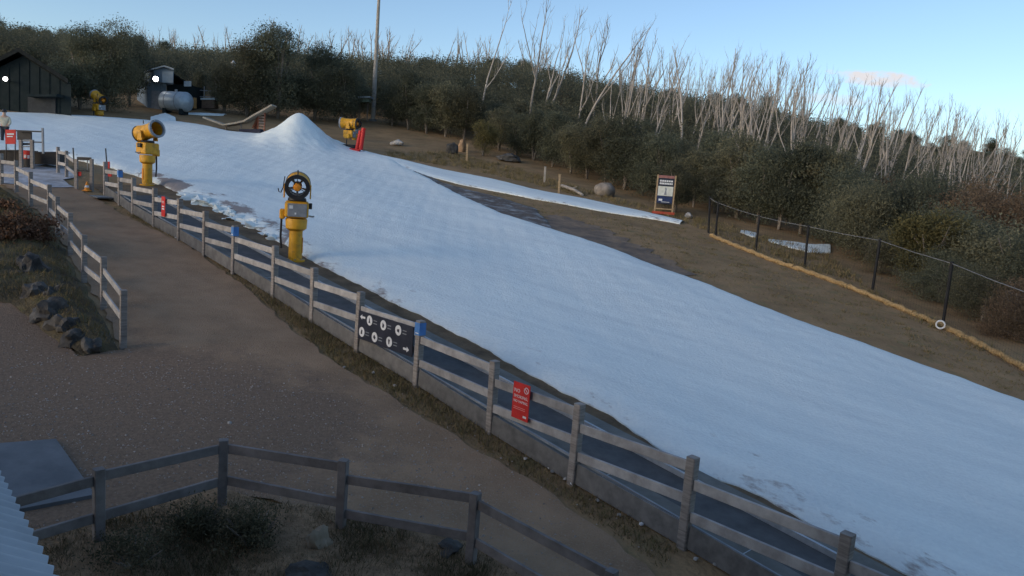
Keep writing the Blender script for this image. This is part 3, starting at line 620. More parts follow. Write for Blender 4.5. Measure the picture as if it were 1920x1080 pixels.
# ------------------------------------------------------------------ snow guns
def gun(label, loc, rz, pole=.95, tilt=12, s=1., group='yellow snow guns', skid=False):
    t = thing('snow_gun', label, 'snow gun', loc, rz, group); t.scale = (s, s, s); z = pole
    if skid:
        MB().box((0, 0, z - .33), (.8, 1.0, .5)).build('skid', m_black, t, bevel=.04)
    else:
        MB().lathe([(.30, -.1), (.30, .03), (.205, .05), (.20, z - .02), (.20, z)], seg=24).build('pole', m_yellow, t, smooth=True)
        for k in range(8):
            a = k * math.pi / 4; MB().lathe([(.02, .03), (.02, .06)], m=Matrix.Translation((.255 * math.cos(a), .255 * math.sin(a), 0)), seg=6).build('bolt', m_grey, t)
        MB().box((.21, -.02, z * .5), (.02, .10, z * .5)).build('access_strip', m_orange, t)
        MB().lathe([(.20, z - .04), (.31, z + .04), (.325, z + .3), (.31, z + .34), (.1, z + .35)], seg=28).build('collar', m_yellow, t, smooth=True)
    z0 = z + .36
    MB().box((0, 0, z0 + .26), (.70, .66, .50)).build('housing', m_yellow, t, bevel=.07)
    pn = MB().box((.02, -.335, z0 + .25), (.56, .03, .40)).build('control_panel', m_grey, t, bevel=.03)
    MB().box((-.16, -.352, z0 + .34), (.11, .008, .10)).build('sticker', m_white, pn); MB().box((-.03, -.352, z0 + .15), (.05, .008, .06)).build('sticker', m_white, pn)
    MB().box((.40, .02, z0 + .38), (.1, .2, .18)).build('valve_box', m_black, t, bevel=.02)
    MB().tube([(.36, 0, z0 + .08), (.46, -.05, z0 + .06), (.52, -.1, z0 + .08)], .025).build('pipe_stub', m_edge, t)
    MB().box((-.42, .0, z0 + .1), (.16, .34, .3)).build('side_box', m_yellow, t, bevel=.04); MB().tube([(-.44, 0, z0 - .05), (-.45, 0, z0 - .6), (-.42, 0, z0 - .95)], .035).build('hose', m_black, t)
    zn = z0 + .51
    MB().lathe([(.26, zn), (.28, zn + .03), (.26, zn + .10)], seg=24).build('turntable', m_black, t, smooth=True)
    zc = zn + .47
    for sx in (-1, 1):
        MB().prism([(-.16, 0), (.16, 0), (.07, .42), (-.07, .42)], (sx * .385 - .02, 0, zn + .09), (0, 1, 0), (0, 0, 1), (1, 0, 0), .04).build('yoke_arm', m_yellow, t, bevel=.01)
    Mx = Matrix.Translation((0, 0, zc)) @ Matrix.Rotation(R(tilt), 4, 'X') @ Matrix.Rotation(R(-90), 4, 'X')
    b = MB()
    prof = [(.352, -.50), (.365, -.44), (.335, -.30), (.315, -.05), (.315, .25), (.335, .42), (.36, .46), (.36, .56), (.335, .56), (.325, .44), (.295, .25), (.295, -.05), (.315, -.30), (.335, -.44), (.352, -.50)]
    sg = 32; vv = [Mx @ Vector((r * math.cos(2 * math.pi * k / sg), r * math.sin(2 * math.pi * k / sg), zz)) for r, zz in prof[:-1] for k in range(sg)]; n_ = len(prof) - 1
    b.add(vv, [(i * sg + k, i * sg + (k + 1) % sg, ((i + 1) % n_) * sg + (k + 1) % sg, ((i + 1) % n_) * sg + k) for i in range(n_) for k in range(sg)])
    br = b.build('barrel', m_yellow, t, smooth=True)
    def ring(name, r0, r1, z0_, z1_, m, seg=32):
        q = MB(); pf = [(r0, z0_), (r1, z0_), (r1, z1_), (r0, z1_)]
        vv = [Mx @ Vector((r * math.cos(2 * math.pi * k / seg), r * math.sin(2 * math.pi * k / seg), zz)) for r, zz in pf for k in range(seg)]
        q.add(vv, [(i * seg + k, i * seg + (k + 1) % seg, ((i + 1) % 4) * seg + (k + 1) % seg, ((i + 1) % 4) * seg + k) for i in range(4) for k in range(seg)])
        return q.build(name, m, t, smooth=True)
    ring('intake_ring', .25, .372, -.56, -.502, m_black); ring('nozzle_ring', .30, .385, .565, .66, m_grey)
    MB().lathe([(.0, -.60), (.10, -.58), (.13, -.46), (.13, .1), (.06, .3), (0, .3)], m=Mx, seg=20).build('fan_hub', m_orange, t, smooth=True)
    for k in range(5):
        an = k * 2 * math.pi / 5 + .3; ca, sa = math.cos(an), math.sin(an)
        vs = []
        for rr in (.12, .285):
            for dt, dz in ((-.17, -.06), (.17, .06)):
                for th in (0, .012): vs.append(Mx @ Vector((rr * math.cos(an + dt), rr * math.sin(an + dt), -.30 + dz + th)))
        MB().add(vs, [(0, 2, 6, 4), (1, 5, 7, 3), (0, 1, 3, 2), (4, 6, 7, 5), (0, 4, 5, 1), (2, 3, 7, 6)]).build('fan_blade', m_white, t)
    for k in range(3):
        an = k * 2 * math.pi / 3 + .5; MB().tube([Mx @ Vector((.11 * math.cos(an), .11 * math.sin(an), -.53)), Mx @ Vector((.30 * math.cos(an), .30 * math.sin(an), -.53))], .012, 6).build('guard_strut', m_black, t)
    for k in range(10):
        an = k * 2 * math.pi / 10; MB().lathe([(.018, .66), (.012, .70)], m=Mx @ Matrix.Translation((.34 * math.cos(an), .34 * math.sin(an), 0)), seg=6).build('nozzle', m_edge, t)
    MB().tube([(0, -.3, zc + .33), (0, -.3, zc + .47)], .022, 6).build('lifting_eye', m_black, t)
    MB().tube([(-.37, -.35, zc + .26), (-.39, -.36, zc + .1), (-.41, -.36, zc - .08), (-.47, -.38, zc - .22), (-.53, -.38, zc - .2), (-.55, -.38, zc - .1)], .016, 6).build('cable_hook', m_black, t)
    return t
g1 = G(553, 488); gun('yellow snow gun nearest the camera, its round fan facing the camera', g1, math.atan2(-g1.x, g1.y) - .02, tilt=4)
g2 = G(276, 347); gun('yellow snow gun aimed right, behind the uphill part of the fence', g2, R(-118), tilt=14, s=1.0)
g4 = G(186, 219); gun('yellow snow gun beyond the top edge of the run, far left', g4, R(62), pole=.1, tilt=22, s=1.0)
g3 = G(655, 287); gun('low yellow snow gun on a dark skid right of the snow mound', g3 + Vector((-.25, .9, .05)), R(80), pole=.62, tilt=0, s=1.12, skid=True)
g5 = G(668, 262); gun('yellow snow gun standing behind the low gun beside the mound', g5 + Vector((-.2, 0, -.3)), R(60), pole=.5, tilt=6, s=.9)
Yr = g3.y - .3; t = thing('red_pad_post', 'pair of leaning red padded posts beside the low snow gun', 'safety pad', G(672, 282))
o = Vector(t.location)
for x0, y0, x1, y1, r in ((676, 281, 682, 240, .16), (668, 283, 676, 245, .13)):
    MB().tube([AT(x0, y0, Yr) - o, AT(x1, y1, Yr) - o], r, 10).build('pad', m_red, t, smooth=True)
MB().beam(AT(656, 280, Yr) - o, AT(675, 283, Yr) - o, .5, .2).build('base_pad', m_red, t, bevel=.04)

# ------------------------------------------------------------------ timber ramp with red ladder, pole, far yard
Yq = 63.; rp_ = thing('wooden_ramp', 'bent pale timber ramp on a red lattice support behind the mound', 'ramp', AT(480, 247, Yq)); o = Vector(rp_.location)
bend = [(386, 221), (402, 227), (424, 235), (444, 232), (462, 228), (480, 217), (497, 208), (514, 198)]
for (a, b) in zip(bend[:-1], bend[1:]): MB().beam(AT(*a, Yq) - o, AT(*b, Yq) - o, 1.3, .13).build('deck_board', mat('ramp_timber', (.30, .25, .19), (.42, .36, .28), scale=4), rp_)
for x in (484, 496): MB().beam(AT(x - 1, 250, Yq + .3) - o, AT(x + 1, 209, Yq + .3) - o, .1, .1).build('ladder_rail', mat('rust_red', (.33, .10, .05), (.42, .15, .08), scale=5), rp_)
for k in range(7): MB().beam(AT(485, 214 + k * 5.2, Yq + .25) - o, AT(496, 214.5 + k * 5.2, Yq + .25) - o, .07, .09).build('rung', mat('rung_pale', (.42, .26, .2), (.5, .34, .27), scale=5), rp_)
MB().beam(AT(474, 240, Yq + .5) - o, AT(488, 211, Yq + .5) - o, .12, .12).build('brace', MATS['rust_red'], rp_); MB().beam(AT(478, 244, Yq + .9) - o, AT(486, 220, Yq + .9) - o, .35, .1).build('brace', MATS['rust_red'], rp_)
for x, y in ((424, 236), (452, 232)): p = AT(x, y, Yq); MB().beam(p - o, Vector((p.x, p.y, hz(p.x, p.y) - .2)) - o, .12, .12).build('stub_post', m_trunk, rp_)
t = thing('dark_pad', 'dark folded pad under the raised end of the timber ramp', 'pad', AT(465, 249, Yq - .8)); panel(448, 242, 488, 251, Yq - .8, .8, mat('pad_navy', (.02, .02, .035), (.035, .035, .055), scale=4), 'pad', t)
pl = G(699, 226); lp = thing('light_pole', 'tall pale grey floodlight pole rising out of the picture behind the mound', 'pole', pl)
top_h = 17.; MB().lathe([(.26, -.2), (.25, 1), (.19, 8), (.12, top_h), (0, top_h)], seg=16).build('shaft', m_pole, lp, smooth=True); MB().lathe([(.4, -.1), (.4, .12), (.26, .14)], seg=16).build('footing', m_slab, lp)
MB().box((0, -.27, 1.6), (.22, .16, .5)).build('junction_box', m_grey, lp); MB().beam((-.9, 0, top_h - .1), (.9, 0, top_h - .1), .1, .1).build('crossarm', m_pole, lp)
for x in (-.7, .7): MB().box((x, -.15, top_h + .15), (.5, .3, .4), Matrix.Rotation(R(-30), 3, 'X')).build('floodlight', m_grey, lp)
sh = thing('small_shelter', 'tiny shelter with a pale green roof among trees beside the light pole', 'shelter', AT(683, 215, 84.)); o = Vector(sh.location)
panel(671, 180.5, 694, 183, 82, 2.0, m_shedroof, 'fascia', sh); panel(673, 183, 692, 191, 82.6, 1.6, mat('pale_green', (.20, .27, .22), (.27, .34, .28), scale=4), 'wall', sh)
for x in (675, 690): p = AT(x, 190, 83.); MB().beam(p - o, Vector((p.x, p.y, hz(p.x, p.y))) - o, .12, .12).build('post', m_trunk, sh)
# barn
def house(name, label, corners, Y, depth, m, parts, cat='building', bury=1.5):
    o = AT(*corners[0], Y); o.z = hz(o.x, o.y); t = thing(name, label, cat, o)
    pts = [AT(x, y, Y) for x, y in corners]; lowest = [p.copy() for p in pts]
    poly = [(p - o) for p in pts]; n = len(poly); dv = Vector((-.72, 1, 0)).normalized() * depth
    MB().add(poly + [p + dv for p in poly], [tuple(range(n)), tuple(range(n, 2 * n))[::-1]] + [(i, (i + 1) % n, n + (i + 1) % n, n + i) for i in range(n)]).build('wall', m, t)
    return t, o, dv
Yb = G(60, 213).y; bn, o, dv = house('barn', 'dark grey gabled barn behind the snow on the far left', [(-150, 228), (134, 222), (133, 157), (46, 103), (-150, 200)], Yb, 14, m_barn, 0)
fw = Vector((0, -.7, 0)); sl = [AT(138, 158, Yb), AT(46, 100, Yb), AT(-150, 197, Yb)]
for a, b, nm in ((sl[0], sl[1], 'roof'), (sl[1], sl[2], 'roof')):
    u = Vector((0, 0, .3)); c4 = [a + fw, b + fw, b + dv + fw, a + dv + fw]
    MB().add([p - o for p in c4] + [p + u - o for p in c4], [(0, 1, 2, 3), (7, 6, 5, 4), (0, 4, 5, 1), (1, 5, 6, 2), (2, 6, 7, 3), (3, 7, 4, 0)]).build(nm, m_barnroof, bn)
panel(52, 181, 104, 216, Yb - .1, .08, mat('barn_door', (.028, .032, .036), (.04, .045, .05), scale=4), 'door', bn); panel(50, 176, 106, 181, Yb - .9, .9, m_barn, 'awning', bn)
for x in range(-60, 130, 19):
    ytop = 103 + abs(x - 46) * .60 + 6; panel(x, ytop, x + .7, 214 if x < 50 or x > 105 else 176, Yb - .05, .05, m_barn, 'batten', bn)
def lamp(label, px, py, Y, r):
    p = AT(px, py, Y); t = thing('floodlight', label, 'lamp', p); d = (-p).normalized(); Mx = d.to_track_quat('Z', 'Y').to_matrix().to_4x4()
    MB().lathe([(r * .3, -.35), (r * .9, -.2), (r * 1.25, 0), (r * 1.25, .05), (r * 1.05, .05), (r * 1.05, .0), (0, 0)], m=Mx, seg=20).build('housing', m_black, t, smooth=True)
    MB().lathe([(r, .01), (r * .8, .03), (0, .035)], m=Mx, seg=20).build('lens', m_lamp, t, smooth=True); MB().beam((0, 0, 0), (0, .6, -.1), .08, .08).build('bracket', m_black, t)
lamp('lit floodlight on the gable of the dark barn, far left', 10, 148, Yb - .7, .14)
# shed
Yd = G(292, 207).y + 1.; t, o, dv = house('pump_shed', 'blue grey shed with a pale gabled upper storey beside the round tank', [(276, 206), (312, 206), (312, 152), (276, 152)], Yd, 5, m_shed, 0)
g5_ = [(288, 152), (325, 158), (326, 132), (308, 127), (288, 131)]
up_ = [AT(x, y, Yd - .6) - o for x, y in g5_]; n = 5
MB().add(up_ + [p + dv for p in up_], [tuple(range(n)), tuple(range(n, 2 * n))[::-1]] + [(i, (i + 1) % n, n + (i + 1) % n, n + i) for i in range(n)]).build('upper_storey', m_shed, t)
panel(304, 134, 324, 155, Yd - .72, .1, m_shedroof, 'pale_cladding', t)
def slab(c4, u, name, m, t, o): return MB().add([p - o for p in c4] + [p + u - o for p in c4], [(0, 1, 2, 3), (7, 6, 5, 4), (0, 4, 5, 1), (1, 5, 6, 2), (2, 6, 7, 3), (3, 7, 4, 0)]).build(name, m, t)
a, b = AT(326, 131, Yd - .9), AT(308, 125, Yd - .9); slab([a, b, b + dv, a + dv], Vector((0, 0, .12)), 'roof', m_shedroof, t, o)
a, b = AT(308, 125, Yd - .9), AT(284, 131, Yd - .9); slab([a, b, b + dv, a + dv], Vector((0, 0, .12)), 'roof', m_shedroof, t, o)
a, b = AT(361, 162, Yd + .5), AT(326, 140, Yd + .5); slab([a, b, b + dv, a + dv], Vector((0, 0, .12)), 'lean_roof', m_barnroof, t, o)
panel(313, 158, 352, 206, Yd + 1.2, 3.5, m_barn, 'lean_wall', t); panel(345, 152, 358, 162, Yd + .3, .1, m_shedroof, 'gable_vent', t); panel(284, 170, 300, 205, Yd - .08, .08, m_grey, 'door', t)
for x in range(278, 312, 4): panel(x, 153, x + .5, 205, Yd - .04, .04, m_shed, 'batten', t)
lamp('bright white lit floodlight on the blue grey shed', 292, 148, Yd - 1.2, .22)
tp = AT(330, 189, Yd - 1.5); t = thing('steel_tank', 'round horizontal steel tank lying beside the blue grey shed', 'tank', Vector((tp.x, tp.y, hz(tp.x, tp.y))))
Mx = Matrix.Translation((0, 0, 1.05)) @ Matrix.Rotation(R(-18), 4, 'Z') @ Matrix.Rotation(R(90), 4, 'Y')
MB().lathe([(0, -1.45), (.5, -1.4), (.82, -1.2), (.86, -1.1), (.86, 1.1), (.82, 1.2), (.5, 1.4), (0, 1.45)], m=Mx, seg=32).build('shell', m_tank, t, smooth=True)
for z in (-.6, .5): MB().lathe([(.875, z - .04), (.875, z + .04)], m=Mx, seg=32).build('band', m_grey, t)
for x in (-.9, .8): MB().box((x, x * -.32, .15), (.3, 1.3, .5)).build('saddle', m_barn, t)
MB().lathe([(.12, 0), (.12, .18), (0, .2)], m=Matrix.Translation((0, 0, 1.9)), seg=12).build('hatch', m_grey, t)
Yy = G(380, 204).y; frame('yard_railing', 'thin steel yard railing between the tank and the big leafy tree', 'railing', Yy, [(350, 168, 406, 171, .06, .05, m_grey, 'rail'), (352, 180, 406, 182, .05, .05, m_grey, 'rail')] + [(x, 162, x, 200, .06, .06, m_grey, 'post') for x in (364, 383)] + [(405, 162, 405, 202, .10, .1, m_pole, 'post')], (380, 203))
t = thing('timber_bin', 'brown bin with a pale lid standing in the yard beyond the snow', 'bin', AT(388, 203, Yy - 1)); panel(378, 187, 402, 203, Yy - 1, 1., mat('bin_brown', (.10, .065, .045), (.15, .10, .07), scale=4), 'body', t); panel(376, 183.5, 403, 187, Yy - 1.1, 1.2, m_shedroof, 'lid', t)
t = thing('orange_drum', 'small orange drum next to the round steel tank', 'drum', AT(362, 203, Yy - 2)); o = Vector(t.location)
MB().lathe([(.3, 0), (.32, .05), (.3, .45), (.32, .5), (.3, .95), (0, .95)], seg=18).build('body', mat('dull_orange', (.28, .16, .06), (.36, .21, .09), scale=4), t, smooth=True); MB().lathe([(.31, .95), (.31, 1.0), (0, 1.01)], seg=18).build('lid', m_black, t)
t = thing('white_standpipe', 'pale pipe stack rising above trees left of the big leafy tree', 'pipe', on(*AT(438, 190, 88.)[:2])); o = Vector(t.location)
MB().tube([Vector((0, 0, -.2)), AT(438.5, 150, 88.) - o], .12, 10).build('lower_pipe', m_trunk, t); MB().tube([AT(438.5, 150, 88.) - o, AT(437, 120, 88.) - o], .22, 12).build('upper_pipe', m_white, t, smooth=True); MB().lathe([(.3, 0), (.3, .15), (.1, .3)], m=Matrix.Translation(AT(437, 119, 88.) - o), seg=12).build('cap', m_white, t)

# ------------------------------------------------------------------ camera-side building: corrugated roof corner
e0 = ray(0, 888) * 3.75; e1 = ray(105, 1080) * 2.9; zE = (e0.z + e1.z) / 2; e0.z = e1.z = zE
ed_ = (e1 - e0); ed_.normalize(); back = Vector((-abs(ed_.y), -abs(ed_.x), 0)).normalized()
bld = thing('lodge_building', 'building with a pale corrugated metal roof corner at the bottom left', 'building', on(e0.x - 2, e0.y - 2)); o = Vector(bld.location)
sl_ = (back + Vector((0, 0, .60))).normalized(); nr = ed_.cross(sl_).normalized()
if nr.z < 0: nr = -nr
pitch_ = (e1 - e0).length / 12.6; st = e0 - ed_ * 4.0; nseg = 520; vs = []
for k in range(nseg):
    s_ = k * pitch_ / 8; p = st + ed_ * s_ + nr * (.013 * math.sin(2 * math.pi * k / 8))
    for q in (0., 3.4):
        for th in (0, -.004): vs.append(p + sl_ * q + nr * th - o)
fs = []
for k in range(nseg - 1):
    a, b = k * 4, k * 4 + 4
    fs += [(a, b, b + 2, a + 2), (a + 1, a + 3, b + 3, b + 1), (a, a + 1, b + 1, b), (a + 2, b + 2, b + 3, a + 3)]
MB().add(vs, fs).build('roof', m_roof, bld, smooth=True)
Lr = nseg * pitch_ / 8; w0 = st + back * .35 + Vector((0, 0, .1)); w1 = w0 + ed_ * Lr; gz = min(hz(w0.x, w0.y), hz(w1.x, w1.y)) - .6
c4 = [w0, w1, w1 + back * 6, w0 + back * 6]
MB().add([Vector((p.x, p.y, gz)) - o for p in c4] + [p - o for p in c4], [(0, 1, 5, 4), (1, 2, 6, 5), (2, 3, 7, 6), (3, 0, 4, 7), (4, 5, 6, 7)]).build('wall', m_wall, bld)
MB().beam(st + back * .06 + Vector((0, 0, -.07)) - o, st + back * .06 + ed_ * Lr + Vector((0, 0, -.07)) - o, .03, .12).build('fascia', m_kick, bld)

hl = lambda x, y, z: Vector((x, y, z)) - o
MB().box(hl(-9.5, -5.4, -1.2), (37, 8, 9.4)).build('unseen_shade_wall', m_wall, bld)  # unseen upper storey, added and stretched left to shade the near ground
for sy, y0, y1 in ((1, -1.0, -5.4), (-1, -9.8, -5.4)):  # roof slopes of the same added, unseen shading block
    c4 = [hl(-28.6, y0, 3.4), hl(9.6, y0, 3.4), hl(9.6, y1, 5.0), hl(-28.6, y1, 5.0)]; u_ = Vector((0, 0, .12))
    MB().add(c4 + [p + u_ for p in c4], [(0, 1, 2, 3), (7, 6, 5, 4), (0, 4, 5, 1), (1, 5, 6, 2), (2, 6, 7, 3), (3, 7, 4, 0)]).build('unseen_shade_roof', m_roof, bld)

# ------------------------------------------------------------------ stakes, rocks, sign, net fence
for k, (x, yt, yb, w, m) in enumerate(((875, 270, 304, .16, m_timber), (1021, 313, 341, .15, m_pole), (1048, 327, 363, .13, m_timber))):
    b = G(x, yb); tpt = AT(x + (yb - yt) * .05, yt, b.y)
    t = thing('stake', ['stout fresh timber stake beside the rocks at the forest edge', 'grey stake with a small cap by the fallen log at the forest edge', 'slim pale stake in front of the fallen log'][k], 'stake', b)
    MB().beam((0, 0, -.2), tpt - b, w, w, bev=.015).build('shaft', m, t)
    q = tpt - b; MB().beam(q, q + Vector((0, 0, .03)), w * 1.25, w * 1.25).build('cap', m_wire if k == 1 else m, t)
def rock(label, px, py, w, hh, m=None, seed=0, rough=.35, sink=.0, group=None):
    g = G(px, py); o = blob('boulder' if w > .45 else 'rock', g + Vector((0, 0, hh * .30 - sink)), (w / 2, w / 2 * .8, hh * .75), m or m_rock, seed + 100, rough, 3); return tag(o, label, 'rock', group)
m_rockp = mat('pale_granite', (.30, .28, .26), (.50, .47, .43), scale=3, rough=.9, bump=.02)
m_rockb = mat('brown_rock', (.26, .16, .09), (.42, .28, .17), scale=4, rough=.9, bump=.02)
rock('pale flat rock on the bare slope right of the light pole', 745, 272, 1.3, .45, m_rockp, 1)
rock('grey pointed rock left of the timber stake', 848, 288, 1.1, .9, m_rock, 2); rock('brown rock touching the timber stake', 866, 284, .8, 1.1, m_rockb, 3)
rock('low dark boulder under the yellow shrub at the forest edge', 955, 302, 1.9, .6, m_rock, 4, .5); rock('large round grey boulder at the forest edge left of the signboard', 1133, 366, 1.5, .85, mat('buff_granite', (.19, .16, .13), (.34, .29, .24), scale=3, rough=.9, bump=.02), 9, .22)
rock('small rock behind the net fence corner', 1290, 408, .5, .3, m_rockp, 6)
a, b = G(1058, 352), G(1092, 368); t = thing('fallen_log', 'fallen pale log lying on the grass beside the slim stake', 'log', a); MB().tube([Vector((-.2, 0, .12)), (b - a) * .5 + Vector((0, 0, .16)), (b - a) + Vector((0, 0, .1))], [.13, .12, .09], 10).build('trunk', m_bark, t, smooth=True)
MB().tube([(b - a) * .4 + Vector((0, 0, .18)), (b - a) * .62 + Vector((.1, .3, .42))], [.05, .02], 6).build('branch', m_bark, t)
# information sign
b = G(1243, 403); dd = Vector((b.x, b.y, 0)).normalized(); t = thing('information_board', 'tall narrow information board on timber legs with a red foot', 'sign', b, math.atan2(-b.x, b.y) + R(4))
K = b.length / FPX
W_, z1_ = 30 * K, 72 * K; zb = 20 * K
for x in (-W_ / 2 - .03, W_ / 2 + .03): MB().beam((x, 0, -.1), (x, 0, z1_ + .02), .09, .09).build('leg', m_timber, t)
MB().box((0, 0, (zb + z1_) / 2), (W_ - .04, .05, z1_ - zb)).build('board', m_navy, t)
hh = z1_ - zb; zz = lambda f: z1_ - f * hh
MB().box((0, -.03, zz(.055)), (W_ - .06, .01, hh * .09)).build('header', mat('pale_red_header', (.26, .11, .10), (.36, .18, .16), scale=6), t)
for r_, n_, f_ in ((0, 6, .20), (1, 8, .29)):
    for k in range(n_):
        ww = (W_ - .2) / n_; MB().box((-(W_ - .2) / 2 + (k + .5) * ww, -.03, zz(f_)), (ww * .8, .008, hh * .06)).build('lettering', m_white, t)
ps = MB().box((0, -.032, zz(.55)), (W_ - .1, .012, hh * .33)).build('poster', mat('poster_pale', (.55, .56, .48), (.70, .70, .64), scale=6), t)
MB().prism([(-.07, -.22), (.09, -.24), (.05, 0), (.07, .12), (.02, .22), (-.03, .2), (-.01, .05)], (0, -.041, zz(.55)), (1, 0, 0), (0, 0, 1), (0, -1, 0), .004).build('figure', m_grey, ps)
bl = MB().box((0, -.031, zz(.84)), (W_ - .1, .012, hh * .22)).build('lower_panel', mat('deep_blue', (.02, .035, .09), (.035, .055, .13), scale=6), t)
MB().box((-.25, -.04, zz(.86)), (.22, .006, hh * .07)).build('emblem', m_white, bl); MB().box((.05, -.04, zz(.93)), (.5, .006, .03)).build('caption', m_white, bl)
MB().box((0, -.05, .12), (W_ + .35, .16, .16)).build('foot', mat('foot_red', (.38, .06, .035), (.46, .09, .05), scale=6), t, bevel=.02); MB().box((0, 0, zb * .55), (W_ - .05, .06, .07)).build('cross_rail', m_timber, t)
# net fence
npx = [((1331, 370), (1329, 436)), ((1347, 380), (1342, 441)), ((1424, 405), (1417, 468)), ((1516, 424), (1509, 499)), ((1650, 450), (1636, 542)), ((1785, 493), (1768, 606)), ((1960, 560), (1935, 712))]
nf = thing('net_fence', 'black post and net fence along the right edge of the clearing', 'fence', G(1509, 499)); o = Vector(nf.location); nt = []
for tp_, bs_ in npx:
    b = G(*bs_); tt = AT(*tp_, b.y); nt.append((b, tt)); MB().tube([b - o - Vector((0, 0, .2)), tt - o], .055, 10).build('post', m_net, nf, smooth=True); MB().lathe([(.075, 0), (.075, .03), (0, .05)], m=Matrix.Translation(tt - o), seg=10).build('cap', m_net, nf)
mb = MB()
for (b0, t0), (b1, t1) in zip(nt[:-1], nt[1:]):
    L0 = (b1 - b0).length; n = max(2, int(L0 / .16))
    for k in range(n): u = k / n; mb.beam(b0.lerp(b1, u) - o, t0.lerp(t1, u) - o, .0035, .0035, up=Vector((.7, .7, 0)))
    for k in range(11): v = k / 10; mb.beam(b0.lerp(t0, v) - o, b1.lerp(t1, v) - o, .0035, .0035)
ob = mb.build('netting', m_net, nf); ob['kind'] = 'stuff'
for (b0, t0), (b1, t1) in zip(nt[:-1], nt[1:]): MB().tube([t0 - o + Vector((0, 0, -.02)), t0.lerp(t1, .5) - o - Vector((0, 0, .05)), t1 - o + Vector((0, 0, -.02))], .012, 5).build('top_wire', m_wire, nf)
lg = curve_pts([(1333, 443), (1380, 463), (1440, 487), (1509, 510), (1580, 536), (1640, 560), (1700, 585), (1765, 613), (1830, 645), (1890, 676), (1960, 715)], 90)
t = thing('straw_log', 'long tan straw roll laid along the foot of the net fence', 'erosion roll', on(*lg[45])); o = Vector(t.location)
for k in range(0, 89, 15):
    sg_ = lg[k:k + 16]; MB().tube([on(p[0], p[1], .06 + .02 * math.sin(k + j * 1.7)) - o for j, p in enumerate(sg_)], [.10 + .018 * math.sin(j * 2.1 + k) for j in range(len(sg_))], 10).build('roll', m_straw, t, smooth=True)
b = G(1762, 618); t = thing('white_coil', 'small white ring of hose lying against the straw roll', 'hose', b + Vector((0, 0, .17)), R(-30))
for k in range(3):
    MB().tube([(.13 * math.cos(a), .02 * k - .02, .13 * math.sin(a)) for a in np.linspace(0, 6.2, 22)], .026, 6).build('loop', m_white, t, smooth=True)

# ------------------------------------------------------------------ left bank with rocks
bank_px = [(-120, 350), (0, 352), (52, 388), (90, 418), (126, 482), (152, 532), (186, 582), (222, 655), (150, 670), (90, 630), (20, 570), (-160, 560)]
BP = [Vector((p[0], p[1])) for p in pxpoly(bank_px)]
def edge_d(x, y):
    p = Vector((x, y)); m_ = 9.
    for i in range(len(BP)):
        a, b = BP[i], BP[(i + 1) % len(BP)]; ab = b - a; u = max(0, min(1, (p - a).dot(ab) / ab.length_squared)); m_ = min(m_, (p - a - ab * u).length)
    return m_
sheet('bank', [tuple(p) for p in BP], mat('bank_grass', (.07, .055, .035), (.16, .12, .06), scale=1.5, rough=.95, bump=.05, bscale=14, c3=(.09, .085, .035), s3=3, detail=12), .02, step=.35, jit=.05, seed=12, bump=lambda x, y: .42 * (1 - math.exp(-edge_d(x, y) / .6)) + .05 * math.sin(4 * x) * math.sin(3.3 * y))
for k, (x, y, w, hh, lab) in enumerate(((52, 528, 1.15, .75, 'largest dark rock on the upper left bank'), (70, 566, .85, .5, 'pale grey rock below the largest one on the bank'), (92, 600, .95, .5, 'broad grey rock in the middle of the bank row'),
        (122, 626, .7, .45, 'grey rock third from the lower end of the bank row'), (145, 648, .55, .35, 'small rock second from the lower end of the bank row'), (170, 660, .5, .3, 'lowest small rock of the row near the fence end'), (20, 540, .6, .4, 'dark rock at the left picture edge on the bank'), (100, 575, .5, .5, 'small rock wedged above the broad one on the bank'))):
    rock(lab, x, y, w * .8, hh * .8, m_rock, 20 + k, .7)
rock('tan angular rock under the garden fence', 597, 1030, .36, .26, mat('tan_rock', (.24, .19, .13), (.36, .29, .21), scale=5, rough=.9, bump=.01), 31, .5)
rock('flat grey rock half buried near the garden fence post', 838, 1032, .45, .12, m_rock, 32, .6); rock('large flat grey rock at the bottom edge of the garden', 575, 1082, .6, .14, m_rock, 33, .6)
pr_ = random.Random(5)
for k, (x, y) in enumerate([(1030, 880), (1035, 886), (1072, 908), (1060, 900), (1160, 968), (1202, 985), (1305, 1050), (985, 862), (430, 795), (700, 700), (740, 725), (645, 690), (1120, 940), (330, 447), (1340, 1060)]):
    o = blob('pebble', G(x, y) + Vector((0, 0, .02)), (.04, .035, .03), m_white if k in (0, 2, 5) else m_rockp, 200 + k, .4, 1); tag(o, 'small pale stone on the grassy verge of the gravel path', 'stone', 'loose pale stones')

